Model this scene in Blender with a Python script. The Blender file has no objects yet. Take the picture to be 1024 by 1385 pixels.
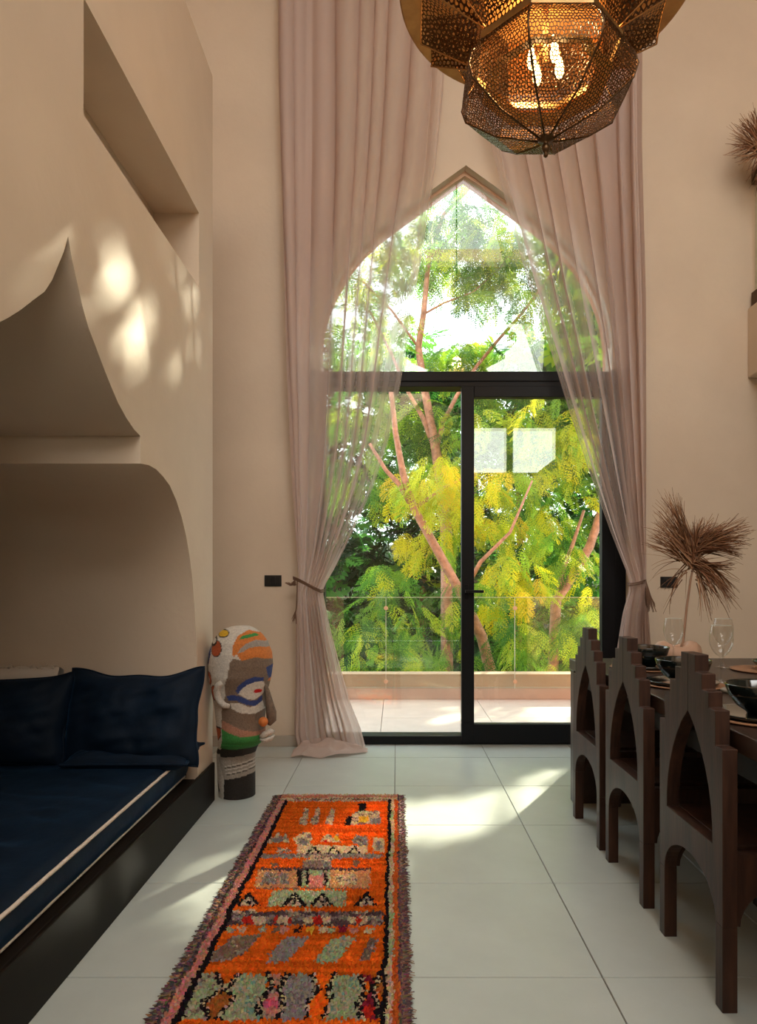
import bpy, math, random
import numpy as np
from mathutils import Vector, Matrix, noise
from mathutils.geometry import tessellate_polygon
random.seed(7); rng = np.random.default_rng(7)
PI = math.pi
S = bpy.context.scene
COL = S.collection

# ------------------------------------------------------------------ camera
F, VX, VY, H = 905.0, 536.0, 787.0, 1.134          # focal length in px, vanishing point, eye height
cam_d = bpy.data.cameras.new('camera'); cam = bpy.data.objects.new('camera', cam_d); COL.objects.link(cam)
cam.location = (0, 0, H); cam.rotation_euler = (PI/2, 0, 0)
cam_d.sensor_width = 36; cam_d.lens = F/1385*36
cam_d.shift_x = -(VX-512)/1385; cam_d.shift_y = (VY-692.5)/1385
cam_d.clip_start = .05; cam_d.clip_end = 200
S.camera = cam

# ------------------------------------------------------------------ world, sun, rear clerestory windows, added fill lights, exposure
w = bpy.data.worlds.new('sky'); S.world = w; w.use_nodes = True
bg = w.node_tree.nodes['Background']; bg.inputs[0].default_value = (.88, .95, 1, 1); bg.inputs[1].default_value = 3.2
SUN = Vector((-.5, -.865, -.50)).normalized()
sd = bpy.data.lights.new('sun', 'SUN'); sd.energy = 18; sd.angle = math.radians(.6); sd.color = (1, .90, .70)
so = bpy.data.objects.new('sun', sd); COL.objects.link(so); so.rotation_euler = SUN.to_track_quat('-Z', 'Y').to_euler()
def area(name, loc, direc, sx, sy, power, col):
    d = bpy.data.lights.new(name, 'AREA'); d.shape = 'RECTANGLE'; d.size = sx; d.size_y = sy; d.energy = power; d.color = col
    o = bpy.data.objects.new(name, d); COL.objects.link(o); o.location = loc
    o.rotation_euler = Vector(direc).to_track_quat('-Z', 'Y').to_euler(); return o
area('rear_clerestory_light', (1.78, -3.33, 3.63), (0, 1, 0), .62, .84, 8.5, (1, .96, .78))
area('rear_clerestory_light', (2.62, -3.33, 3.63), (0, 1, 0), .80, .84, 11, (1, .96, .78))
area('rear_high_fill_light', (.9, -3.33, 5.45), (0, 1, -.25), 3.8, 1.1, 88, (1, .95, .88))  # added fill from high on the rear wall, its window is invented
area('ceiling_fill_light', (.9, .0, 6.1), (0, -.05, -1), 2.8, 2.6, 30, (1, .82, .60))  # added warm fill from the ceiling, no skylight is known here
S.view_settings.view_transform = 'Standard'; S.view_settings.look = 'None'
S.view_settings.gamma = 1; S.view_settings.use_curve_mapping = False
S.view_settings.exposure = .20
cy = S.cycles
cy.use_denoising = True; cy.max_bounces = 8; cy.diffuse_bounces = 5; cy.glossy_bounces = 3
cy.transmission_bounces = 6; cy.transparent_max_bounces = 24; cy.sample_clamp_indirect = 6
cy.caustics_reflective = False; cy.caustics_refractive = False

# ------------------------------------------------------------------ helpers
def at(x, y, Y): return Vector(((x-VX)*Y/F, Y, H+(VY-y)*Y/F))
def fl(x, y):
    d = F*H/(y-VY); return ((x-VX)*d/F, d)

class MB:
    def __init__(s): s.v = []; s.f = []; s.c = []; s.m = []
    def add(s, vs, fs, col=None, mi=0):
        b = len(s.v); s.v += [tuple(q) for q in vs]
        for f in fs: s.f.append([i+b for i in f]); s.m.append(mi)
        if col is not None: s.c += [col]*len(vs)
        return s
    def box(s, x0, x1, y0, y1, z0, z1, **k):
        vs = [(x, y, z) for z in (z0, z1) for y in (y0, y1) for x in (x0, x1)]
        return s.add(vs, [(0,2,3,1),(4,5,7,6),(0,1,5,4),(2,6,7,3),(0,4,6,2),(1,3,7,5)], **k)
    def tube(s, pts, rs, n=6, cap=True, **k):
        pts = [Vector(p) for p in pts]
        if not hasattr(rs, '__len__'): rs = [rs]*len(pts)
        vs = []; prev = None
        for i, p in enumerate(pts):
            t = (pts[min(i+1, len(pts)-1)]-pts[max(i-1, 0)])
            t = t.normalized() if t.length > 1e-9 else Vector((0,0,1))
            if prev is None:
                a = t.cross(Vector((0,0,1)));
                if a.length < .05: a = t.cross(Vector((0,1,0)))
            else: a = prev-t*prev.dot(t)
            a.normalize(); prev = a; b = t.cross(a)
            for j in range(n):
                th = 2*PI*j/n; vs.append(p+(a*math.cos(th)+b*math.sin(th))*rs[i])
        fs = [(i*n+j, i*n+(j+1)%n, (i+1)*n+(j+1)%n, (i+1)*n+j) for i in range(len(pts)-1) for j in range(n)]
        if cap and n > 2: fs += [tuple(range(n-1, -1, -1)), tuple((len(pts)-1)*n+j for j in range(n))]
        return s.add(vs, fs, **k)
    def lathe(s, prof, n=32, c=(0,0), rot=0, **k):
        vs = []; fs = []
        for r, z in prof:
            for j in range(n):
                th = rot+2*PI*j/n; vs.append((c[0]+r*math.cos(th), c[1]+r*math.sin(th), z))
        for i in range(len(prof)-1):
            for j in range(n): fs.append((i*n+j, i*n+(j+1)%n, (i+1)*n+(j+1)%n, (i+1)*n+j))
        return s.add(vs, fs, **k)
    def prism(s, outer, holes, axis, a0, a1, **k):
        """polygon with holes in a plane, extruded along axis ('x': (y,z) pts, 'y': (x,z) pts, 'z': (x,y) pts)"""
        mk = {'x': lambda p, a: (a, p[0], p[1]), 'y': lambda p, a: (p[0], a, p[1]), 'z': lambda p, a: (p[0], p[1], a)}[axis]
        loops = [outer]+list(holes); flat = [p for l in loops for p in l]; n = len(flat)
        tris = tessellate_polygon([[Vector((p[0], p[1], 0)) for p in l] for l in loops])
        vs = [mk(p, a0) for p in flat]+[mk(p, a1) for p in flat]
        fs = [tuple(t) for t in tris]+[tuple(i+n for i in reversed(t)) for t in tris]
        o = 0
        for l in loops:
            m = len(l)
            for i in range(m):
                j = (i+1) % m; fs.append((o+i, o+j, n+o+j, n+o+i))
            o += m
        return s.add(vs, fs, **k)
    def build(s, name, mat, parent=None, smooth=False, mats=None, bevel=0, recalc=True):
        me = bpy.data.meshes.new(name); me.from_pydata(s.v, [], s.f)
        if recalc:
            import bmesh
            bm = bmesh.new(); bm.from_mesh(me); bmesh.ops.recalc_face_normals(bm, faces=bm.faces); bm.to_mesh(me); bm.free()
        for m in (mats or [mat]): me.materials.append(m)
        if mats: me.polygons.foreach_set('material_index', s.m)
        if s.c:
            a = me.color_attributes.new('col', 'FLOAT_COLOR', 'POINT')
            arr = np.ones((len(s.v), 4), np.float32); arr[:, :3] = np.array(s.c, np.float32)[:, :3]; a.data.foreach_set('color', arr.ravel())
        if smooth: me.polygons.foreach_set('use_smooth', [True]*len(me.polygons))
        me.update()
        o = bpy.data.objects.new(name, me); COL.objects.link(o)
        if parent: o.parent = parent
        if bevel:
            b = o.modifiers.new('b', 'BEVEL'); b.width = bevel; b.segments = 2; b.limit_method = 'ANGLE'; b.angle_limit = math.radians(40)
        return o
def tag(o, label=None, cat=None, group=None, kind=None):
    if label: o['label'] = label
    if cat: o['category'] = cat
    if group: o['group'] = group
    if kind: o['kind'] = kind
    return o
def thing(name, label, cat, loc=(0,0,0), group=None, kind=None):
    o = bpy.data.objects.new(name, None); COL.objects.link(o); o.location = loc; o.empty_display_size = .05
    return tag(o, label, cat, group, kind)
def copy_tree(o, parent=None, kids=None):
    c = o.copy(); COL.objects.link(c); c.parent = parent
    for ch in [q for q in list(COL.objects) if q.parent == o]: copy_tree(ch, c)
    return c
def interp(pts, t):
    for (a, va), (b, vb) in zip(pts, pts[1:]):
        if t <= b: return va+(vb-va)*max(0, (t-a)/(b-a))
    return pts[-1][1]
def inpoly(x, y, poly):
    c = False; j = len(poly)-1
    for i in range(len(poly)):
        xi, yi = poly[i]; xj, yj = poly[j]
        if (yi > y) != (yj > y) and x < (xj-xi)*(y-yi)/(yj-yi)+xi: c = not c
        j = i
    return c
def srgb(r, g, b):
    f = lambda c: (c/255/12.92 if c <= 10 else ((c/255+.055)/1.055)**2.4)
    return (f(r), f(g), f(b))

# ------------------------------------------------------------------ materials
def mat(name, base=(.5,.5,.5), rough=.6, metal=0, spec=.5, var=0, vscale=4, bump=0, bscale=60, stretch=(1,1,1), base2=None, sheen=0, attr=False, coat=0, emis=None, es=0):
    m = bpy.data.materials.new(name); m.use_nodes = True; nt = m.node_tree; p = nt.nodes['Principled BSDF']
    p.inputs['Roughness'].default_value = rough; p.inputs['Metallic'].default_value = metal; p.inputs['Specular IOR Level'].default_value = spec
    p.inputs['Base Color'].default_value = (*base, 1)
    if sheen: p.inputs['Sheen Weight'].default_value = sheen; p.inputs['Sheen Roughness'].default_value = .35
    if coat: p.inputs['Coat Weight'].default_value = coat; p.inputs['Coat Roughness'].default_value = .1
    if emis: p.inputs['Emission Color'].default_value = (*emis, 1); p.inputs['Emission Strength'].default_value = es
    L = nt.links; tc = nt.nodes.new('ShaderNodeTexCoord'); mp = nt.nodes.new('ShaderNodeMapping'); L.new(tc.outputs['Object'], mp.inputs[0]); mp.inputs['Scale'].default_value = stretch
    src = None
    if attr:
        a = nt.nodes.new('ShaderNodeAttribute'); a.attribute_name = 'col'; src = a.outputs['Color']
    if var:
        n = nt.nodes.new('ShaderNodeTexNoise'); n.inputs['Scale'].default_value = vscale; n.inputs['Detail'].default_value = 6; n.inputs['Roughness'].default_value = .6; L.new(mp.outputs[0], n.inputs[0])
        mr = nt.nodes.new('ShaderNodeMapRange'); mr.inputs[1].default_value = .3; mr.inputs[2].default_value = .7; L.new(n.outputs[0], mr.inputs[0])
        mx = nt.nodes.new('ShaderNodeMix'); mx.data_type = 'RGBA'; L.new(mr.outputs[0], mx.inputs[0])
        b2 = base2 or tuple(c*(1-var) for c in base)
        mx.inputs[6].default_value = (*b2, 1); mx.inputs[7].default_value = (*base, 1)
        if attr:
            mx.blend_type = 'MIX'; m2 = nt.nodes.new('ShaderNodeMix'); m2.data_type = 'RGBA'; m2.blend_type = 'MULTIPLY'; m2.inputs[0].default_value = 1
            mx.inputs[6].default_value = (1-var,)*3+(1,); mx.inputs[7].default_value = (1,1,1,1)
            L.new(src, m2.inputs[6]); L.new(mx.outputs[2], m2.inputs[7]); src = m2.outputs[2]
        else: src = mx.outputs[2]
    if src: L.new(src, p.inputs['Base Color'])
    if bump:
        n = nt.nodes.new('ShaderNodeTexNoise'); n.inputs['Scale'].default_value = bscale; n.inputs['Detail'].default_value = 4; L.new(mp.outputs[0], n.inputs[0])
        b = nt.nodes.new('ShaderNodeBump'); b.inputs['Strength'].default_value = bump; b.inputs['Distance'].default_value = .01
        L.new(n.outputs[0], b.inputs['Height']); L.new(b.outputs[0], p.inputs['Normal'])
    return m
def thin_glass(name, tint=(.96,.985,.97), f0=.055, haze=0):
    m = bpy.data.materials.new(name); m.use_nodes = True; nt = m.node_tree; nt.nodes.clear(); L = nt.links
    o = nt.nodes.new('ShaderNodeOutputMaterial'); mx = nt.nodes.new('ShaderNodeMixShader'); t = nt.nodes.new('ShaderNodeBsdfTransparent'); g = nt.nodes.new('ShaderNodeBsdfGlossy')
    t.inputs[0].default_value = (*tint, 1); g.inputs['Roughness'].default_value = 0.0
    lw = nt.nodes.new('ShaderNodeLayerWeight'); lw.inputs[0].default_value = .5
    pw = nt.nodes.new('ShaderNodeMath'); pw.operation = 'POWER'; pw.inputs[1].default_value = 5; L.new(lw.outputs['Facing'], pw.inputs[0])
    ma = nt.nodes.new('ShaderNodeMath'); ma.operation = 'MULTIPLY_ADD'; ma.inputs[1].default_value = 1-f0; ma.inputs[2].default_value = f0; L.new(pw.outputs[0], ma.inputs[0])
    L.new(ma.outputs[0], mx.inputs[0]); L.new(t.outputs[0], mx.inputs[1]); L.new(g.outputs[0], mx.inputs[2]); L.new(mx.outputs[0], o.inputs[0])
    return m
def leaf_mat(name, trans=.55, attr=True, col=(.1,.2,.03)):
    m = bpy.data.materials.new(name); m.use_nodes = True; nt = m.node_tree; nt.nodes.clear(); L = nt.links
    o = nt.nodes.new('ShaderNodeOutputMaterial'); mx = nt.nodes.new('ShaderNodeMixShader'); d = nt.nodes.new('ShaderNodeBsdfPrincipled'); t = nt.nodes.new('ShaderNodeBsdfTranslucent')
    d.inputs['Roughness'].default_value = .45; d.inputs['Specular IOR Level'].default_value = .3
    mx.inputs[0].default_value = trans
    if attr:
        a = nt.nodes.new('ShaderNodeAttribute'); a.attribute_name = 'col'; L.new(a.outputs[0], d.inputs[0]); L.new(a.outputs[0], t.inputs[0])
    else: d.inputs[0].default_value = (*col, 1); t.inputs[0].default_value = (*col, 1)
    L.new(d.outputs[0], mx.inputs[1]); L.new(t.outputs[0], mx.inputs[2]); L.new(mx.outputs[0], o.inputs[0]); return m
def sheer_mat(name, col, opac):
    m = bpy.data.materials.new(name); m.use_nodes = True; nt = m.node_tree; nt.nodes.clear(); L = nt.links
    o = nt.nodes.new('ShaderNodeOutputMaterial'); mx = nt.nodes.new('ShaderNodeMixShader'); m2 = nt.nodes.new('ShaderNodeMixShader')
    d = nt.nodes.new('ShaderNodeBsdfDiffuse'); t = nt.nodes.new('ShaderNodeBsdfTranslucent'); tr = nt.nodes.new('ShaderNodeBsdfTransparent')
    d.inputs[0].default_value = (*col, 1); t.inputs[0].default_value = (*col, 1); m2.inputs[0].default_value = .40
    # threads overlap more when the cloth is seen edge-on
    lw = nt.nodes.new('ShaderNodeLayerWeight'); lw.inputs[0].default_value = .5
    mr = nt.nodes.new('ShaderNodeMapRange'); mr.inputs[1].default_value = 0; mr.inputs[2].default_value = .85; mr.inputs[4].default_value = .985; at_ = nt.nodes.new('ShaderNodeAttribute'); at_.attribute_name = 'col'; L.new(at_.outputs['Fac'], mr.inputs[3])
    L.new(lw.outputs['Facing'], mr.inputs[0]); L.new(mr.outputs[0], mx.inputs[0])
    L.new(d.outputs[0], m2.inputs[1]); L.new(t.outputs[0], m2.inputs[2]); L.new(tr.outputs[0], mx.inputs[1]); L.new(m2.outputs[0], mx.inputs[2]); L.new(mx.outputs[0], o.inputs[0])
    return m

M = {}
M['plaster'] = mat('plaster', (.67,.545,.415), .62, var=.10, vscale=1.6, bump=.10, bscale=35, base2=(.60,.48,.36))
M['plaster_shaded'] = mat('plaster_shaded', (.50,.365,.28), .6, var=.1, vscale=3, bump=.08, bscale=60, stretch=(1,1,3), base2=(.43,.31,.235))  # same plaster with the alcove's shade put into its colour, not assigned
M['exterior'] = mat('terracotta_render', (.62,.27,.14), .8, var=.15, vscale=3)
M['parapet'] = mat('peach_render', (.72,.48,.34), .8, var=.1, vscale=5)
M['tile'] = mat('floor_tile', (.49,.525,.49), .30, spec=.45, var=.12, vscale=3.5, bump=.02, bscale=90)
M['grout'] = mat('grout', (.22,.20,.17), .9)
M['terr_tile'] = mat('terrace_tile', (.62,.52,.46), .6, var=.15, vscale=5)
M['black'] = mat('black_aluminium', (.004,.0045,.006), .45, spec=.2)
M['darkbase'] = mat('dark_lacquer', (.010,.0065,.0045), .5, spec=.12, var=.3, vscale=8)
M['wood'] = mat('dark_walnut', (.070,.031,.019), .48, spec=.3, var=.5, vscale=6, stretch=(6,6,.6), bump=.08, bscale=40, base2=(.022,.011,.008))
M['tablewood'] = mat('table_wood', (.045,.025,.018), .36, var=.4, vscale=6, stretch=(6,.6,6), bump=.05, bscale=40)
M['velvet'] = mat('navy_velvet', (.0012,.010,.026), .7, sheen=.30, var=.45, vscale=7, bump=.5, bscale=9, spec=.2)
M['velvet'].node_tree.nodes['Principled BSDF'].inputs['Sheen Tint'].default_value = (.02,.14,.34,1)
M['velvet_side'] = M['velvet']
M['piping'] = mat('cream_piping', (.66,.56,.47), .7)
M['brass'] = mat('aged_brass', (.50,.27,.09), .5, metal=.7, var=.5, vscale=9, base2=(.30,.14,.045))
M['brass_dark'] = mat('dark_brass', (.125,.07,.034), .36, metal=.95, var=.4, vscale=14)
M['brass_light'] = mat('bright_brass', (.60,.43,.20), .35, metal=1, var=.3, vscale=14)
M['bulb'] = mat('bulb', (1,.8,.5), .3, emis=(1,.60,.22), es=12)
M['amber'] = mat('amber_glow', (.75,.32,.05), .35)  # orange of the lamp glow, put into a plain surface colour
M['sheer'] = sheer_mat('sheer_mauve_linen', (.70,.56,.50), .40)
M['rope'] = mat('jute_rope', (.20,.11,.07), .9, bump=.6, bscale=250)
M['glass'] = thin_glass('window_glass')
M['rail_glass'] = thin_glass('railing_glass', (.93,.97,.93), .07)
M['wine_glass'] = thin_glass('wine_glass', (.955,.955,.95), .06)
M['glass_edge'] = mat('glass_edge', (.70,.75,.66), .3)
M['ceramic'] = mat('black_glazed_ceramic', (.006,.010,.009), .10, coat=.6)
M['green_ceramic'] = mat('green_glazed_ceramic', (.05,.09,.06), .15, coat=.5)
M['charger'] = mat('woven_charger', (.30,.15,.075), .7, bump=.5, bscale=160)
M['charger_dark'] = mat('dark_charger', (.05,.035,.03), .4)
M['napkin'] = mat('grey_napkin', (.34,.32,.28), .95, bump=.5, bscale=300)
M['vase'] = mat('peach_ceramic', (.50,.31,.21), .55, var=.1)
M['palm_stem'] = mat('palm_stem', (.36,.20,.12), .7, var=.3, vscale=20)
M['palm'] = mat('dried_palm', (.33,.13,.05), .75, attr=True, var=.3, vscale=30)
M['wool'] = mat('rug_wool', (1,1,1), .95, attr=True, spec=.05, var=.2, vscale=70)
M['clay'] = mat('painted_clay', (1,1,1), .75, attr=True, var=.35, vscale=110, bump=.3, bscale=160, spec=.25)
M['clay_white'] = mat('speckled_white_clay', (.60,.54,.47), .75, var=.45, vscale=150, bump=.3, bscale=160)
M['clay_brown'] = mat('brown_clay', (.17,.115,.08), .8, var=.4, vscale=60, bump=.3, bscale=160)
M['clay_orange'] = mat('orange_clay', (.60,.17,.03), .7, var=.2, vscale=80)
M['bark'] = mat('pink_bark', (.60,.34,.24), .85, var=.45, vscale=14, bump=.8, bscale=25, base2=(.24,.14,.10))
M['leaf'] = leaf_mat('leaf', .52)
M['grass'] = mat('hill_ground', (.03,.06,.015), .95, var=.5, vscale=2)
M['steel'] = mat('steel', (.45,.43,.40), .3, metal=1)
M['fur'] = mat('white_fleece', (.62,.54,.46), .95)
M['switch'] = mat('switch_black', (.01,.01,.011), .3)

def struct(o): o['kind'] = 'structure'; return o

# ------------------------------------------------------------------ structure
YW, YO = 4.62, 4.80                 # back wall, inner and outer face
CX = .48                            # centre of the arched opening
arch_px = [(0,225),(25,243),(50,261),(92,291),(118,311),(139,331),(155,350),(168,370),(180,393),(188,412),(194,435),(198,465)]
archR = [(dx/195.9, H+(VY-y)*YW/F) for dx, y in arch_px]
ZT = 2.60                           # top of the door part
def hole(extra=0):
    r = [(CX+dx+(extra if i else 0), z+(extra if i == 0 else 0)) for i, (dx, z) in enumerate(archR)]
    l = [(2*CX-x, z) for x, z in r[1:]]
    pts = [(CX+1.12, 0), (CX+1.12, ZT), (CX+1.01+extra, ZT)] + r[::-1] + l + [(CX-1.01-extra, ZT), (CX-1.12, ZT), (CX-1.12, 0)]
    return pts
XL, XR, ZC, YR = -4.2, 3.9, 6.25, -3.4
outer = [(XL, 0)] + hole()[::-1] + [(XR, 0), (XR, ZC), (XL, ZC)]
struct(MB().prism(outer, [], 'y', YW, YO-.03).build('wall_back', M['plaster']))
# outside face of the same wall, terracotta render
struct(MB().prism([(XL, -5)] + [(XL, -.06)] + [(CX-1.12, -.06)] + hole()[::-1][0:] + [(CX+1.12, -.06), (XR, -.06), (XR, -5), (XR+3, -5), (XR+3, ZC+.3), (XL-3, ZC+.3), (XL-3, -5)], [], 'y', YO-.03, YO+.03).build('facade', M['exterior']))
# arch surround: slim raised band
r = [(CX+dx, z) for dx, z in archR]; l = [(2*CX-x, z) for x, z in r[1:]]
def off(pts, d):
    out = []
    for i, p in enumerate(pts):
        a = Vector(pts[max(i-1, 0)]); b = Vector(pts[min(i+1, len(pts)-1)]); t = (b-a).normalized(); out.append((p[0]-t.y*d, p[1]+t.x*d))
    return out
path = [(2*CX-r[i][0], r[i][1]) for i in range(len(r)-1, 0, -1)] + r
o1 = off(path, .055)
i_ap = len(r)-1; o1[i_ap] = (CX, r[0][1]+.075)
struct(MB().prism(path+o1[::-1], [], 'y', YW-.012, YW+.001).build('trim_1', M['plaster']))
struct(MB().box(XR, XR+.2, YR, YO, 0, ZC).build('wall_right', M['plaster']))
struct(MB().box(XL-.2, XL, YR, YO, 0, ZC).build('wall_far_left', M['plaster']))
struct(MB().prism([(XL,0),(XR,0),(XR,ZC),(XL,ZC)], [[(-1.0,4.9),(2.8,4.9),(2.8,6.0),(-1.0,6.0)], [(1.47,3.21),(2.09,3.21),(2.09,4.05),(1.47,4.05)], [(2.22,3.21),(3.02,3.21),(3.02,4.05),(2.22,4.05)]], 'y', YR-.2, YR).build('wall_rear', M['plaster']))
struct(MB().prism([(XL,YR-.2),(XR+.2,YR-.2),(XR+.2,YO),(XL,YO)], [[(-.5,-1.3),(2.3,-1.3),(2.3,1.3),(-.5,1.3)]], 'z', ZC, ZC+.2).build('ceiling', mat('ceiling_paint', (.55,.38,.24), .8)))
struct(MB().box(XL, CX-1.12, YW-.014, YW, 0, .075).build('baseboard_back', mat('baseboard', (.42,.36,.29), .6), bevel=.002))
struct(MB().box(CX+1.12, XR, YW-.014, YW, 0, .075).build('baseboard_right', M['tile'], bevel=.002))

# left wall: face pierced by a stepped ogee arch and a long niche
xl = -.958; YC = 1.953
half = [(0,2.142),(.025,2.085),(.059,2.028),(.09,1.975),(.13,1.925),(.182,1.882),(.25,1.825),(.30,1.787),(.353,1.750),(.42,1.717),(.49,1.692),(.553,1.68),(.553,1.577),(.64,1.586),(.72,1.583),(.80,1.566),(.877,1.542),(.96,1.49),(1.037,1.42),(1.10,1.34),(1.15,1.25),(1.19,1.15),(1.22,1.03),(1.245,.9),(1.262,.775),(1.27,.6),(1.27,0)]
rg = [(YC+d, z) for d, z in half]; lf = [(YC-d, z) for d, z in half[1:]]
YE = 3.49; ZL = 3.77
out = [(YR, 0)] + lf[::-1] + rg + [(YE, 0), (YE, ZL), (YR, ZL)]
nz = lambda y: y
niche = [(2.05, 2.565), (3.25, 2.565), (3.25, 2.925), (2.05, 2.925)]
wl = thing('wall_left', None, None); struct(wl)
MB().prism(out, [niche], 'x', xl-.012, xl).build('wall_face', M['plaster'], wl)
(na, nb), (nc, nd) = niche[0], niche[2]
mb = MB(); mb.add([(xx, yy, zz) for xx in (xl-.012, xl-.22) for yy, zz in niche], [(0,1,5,4),(1,2,6,5),(2,3,7,6),(3,0,4,7),(4,5,6,7)]); mb.build('niche_lining', M['plaster'], wl, recalc=False)
# niche back + alcove shell extruded inward
XD = -2.45
mb = MB(); prof = lf[::-1] + rg
n = len(prof); vs = [(xl-.0, y, z) for y, z in prof] + [(XD, y, z) for y, z in prof]
mb.add([(xl-.012, y, z) for y, z in prof] + [(XD, y, z) for y, z in prof], [(i, i+1, n+i+1, n+i) for i in range(n-1)])
mb.add([(XD, .5, 0), (XD, 3.4, 0), (XD, 3.4, 2.3), (XD, .5, 2.3)], [(0,1,2,3)])
ol = MB.build(mb, 'alcove_lining', M['plaster'], wl, smooth=True, recalc=False); ol.data.set_sharp_from_angle(angle=math.radians(35))
MB().box(XL, xl-.012, YE-.16, YE, 0, ZL).build('end_face', M['plaster'], wl)
MB().box(XL, xl-.001, YR, YE-.001, ZL-.12, ZL-.001).build('top_slab', M['plaster'], wl)

# floor with single tiles
fs = thing('floor', None, None); struct(fs)
MB().box(XL, XR, YR, YO, -.12, -.006).build('screed', M['grout'], fs)
g = .0022; tile_mesh = None
gx0, gy0, T = -.008, 1.92, .6
for i in range(-4, 5):
    for j in range(-2, 5):
        x0 = gx0+i*T; y0 = gy0+j*T; x1 = x0+T; y1 = y0+T
        if y0 > YW-.02 or y1 < .6: continue
        y1c = min(y1, YO-.03)
        if tile_mesh is None and y1c == y1:
            t = MB().box(g, T-g, g, T-g, -.012, 0).build('tile', M['tile'], fs, bevel=.0015); t.location = (x0, y0, 0); tile_mesh = t.data
        elif y1c == y1:
            t = bpy.data.objects.new('tile', tile_mesh); COL.objects.link(t); t.parent = fs; t.location = (x0, y0, 0)
            b = t.modifiers.new('b', 'BEVEL'); b.width = .0015; b.segments = 1
        else:
            t = MB().box(x0+g, x1-g, y0+g, y1c, -.012, 0).build('tile', M['tile'], fs)
mb = MB()
for i in range(-7, 7):
    for j in range(-9, 5):
        x0 = gx0+i*T; y0 = gy0+j*T
        if -4 <= i < 5 and -2 <= j and y0+T >= .6: continue
        if y0 > YW-.02 or x0+T > XR or x0 < XL or y0 < YR: continue
        mb.box(x0+g, x0+T-g, y0+g, min(y0+T-g, YO-.03), -.012, 0)
tag(mb.build('tile_field', M['tile'], fs), kind='stuff')

# mezzanine on the right
mz = MB().box(2.425, XR, YR, YW, 2.54, 3.02).build('mezzanine_slab', M['plaster'], bevel=.01); struct(mz)
rl = thing('mezzanine_railing', 'frameless glass balustrade with dark clamps above the ledge at the right edge', 'railing', (2.46, 4.55, 3.02))
def pr(o, p):
    o.parent = p; o.location = [a-b for a, b in zip(o.location, p.location)]; return o
pr(MB().box(2.455, 2.467, 2.2, 4.58, 3.05, 3.93).build('glass_panel', M['rail_glass']), rl)
for z in (3.02, 3.86):
    pr(MB().box(2.44, 2.485, 4.50, 4.60, z, z+.10).build('clamp', M['rope'] if 0 else M['brass_dark'], bevel=.004), rl)

# ------------------------------------------------------------------ sliding door and arched light
dr = thing('door_1', None, None); struct(dr)
YD = 4.66
X0, X1 = CX-1.12, CX+1.12
def fr(name, x0, x1, y0, y1, z0, z1, p=dr, m='black', bv=.003): return MB().box(x0, x1, y0, y1, z0, z1).build(name, M[m], p, bevel=bv)
zb = H-(992-VY)*4.68/F; ztl = H+(VY-524)*4.68/F
fr('head_rail', X0, X1, YD, YD+.13, ztl, ZT)
fr('head_bead', X0, X1, YD-.008, YD, ztl+.035, ztl+.043)
fr('sill_rail', X0, X1, YD, YD+.13, .002, .06)
gl = (440-VX)*4.72/F
fr('side_rail', X0, gl, YD, YD+.13, .06, ztl)
xr1 = (831-VX)*4.68/F
fr('side_rail', xr1, X1, YD, YD+.13, .06, ztl)
fixed = MB().box(gl, .5, YD+.085, YD+.093, .06, ztl).build('pane', M['glass'], dr)
# sliding sash in front
xs0 = (624-VX)*4.67/F; xs0i = (641-VX)*4.67/F; xs1i = (813-VX)*4.67/F
zs1 = H+(VY-538)*4.67/F; zs0 = H-(978.6-VY)*4.67/F
sash = MB().box(xs0, xs0i, YD-.012, YD+.05, .012, ztl).box(xs1i, xr1, YD-.012, YD+.05, .012, ztl).box(xs0i, xs1i, YD-.012, YD+.05, zs1, ztl).box(xs0i, xs1i, YD-.012, YD+.05, .012, zs0).build('sash', M['black'], dr, bevel=.003)
MB().box(xs0i, xs1i, YD+.015, YD+.023, zs0, zs1).build('pane', M['glass'], sash)
hz = H-(800-VY)*4.6/F
hx = (632-VX)*4.6/F
MB().box(hx-.012, hx+.012, YD-.022, YD-.012, hz-.05, hz+.05).box(hx-.008, hx+.008, YD-.06, YD-.02, hz-.008, hz+.008).box(hx-.012, hx+.115, YD-.066, YD-.05, hz-.010, hz+.010).build('handle', M['black'], sash, bevel=.003)
wn = thing('window_1', None, None); struct(wn)
YG = 4.69
apoly = path + [(CX+1.01, ZT-.0), (CX-1.01, ZT-.0)]
MB().prism([(x, z) for x, z in apoly], [], 'y', YG, YG+.008).build('pane', M['glass'], wn)
o2 = off(path, -.018); o2[i_ap] = (CX, r[0][1]-.03)
MB().prism(path+o2[::-1], [], 'y', YG-.012, YG+.02).build('bead', M['parapet'], wn)

# ------------------------------------------------------------------ terrace
tf = thing('terrace_floor', None, None); struct(tf)
MB().box(-4.2, 5, YO-.03, 6.75, -.25, -.03).build('slab', M['grout'], tf)
tm = None
ty = [YO+.005, 5.62, 6.5]
for a, b in zip(ty, ty[1:]):
    for i in range(-3, 4):
        x0 = -.10-.02+i*.9; x1 = x0+.9
        MB().box(x0+.002, x1-.002, a+.002, b-.002, -.03, -.008).build('tile', M['terr_tile'], tf, bevel=.0015)
pp = thing('terrace_parapet', None, None); struct(pp)
MB().box(-4.2, 5, 6.52, 6.72, -.25, .235).build('curb', M['parapet'], pp, bevel=.006)
MB().box(-4.2, 5, 6.50, 6.525, -.008, .112).build('skirting', M['terr_tile'], pp, bevel=.003)
MB().box(-4.2, 5, YO+.02, 6.73, -5, -.25).build('podium_wall', M['exterior'], pp)
tr = thing('terrace_railing', 'frameless glass railing with round fixings along the terrace edge', 'railing', (.5, 6.49, .1))
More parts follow.
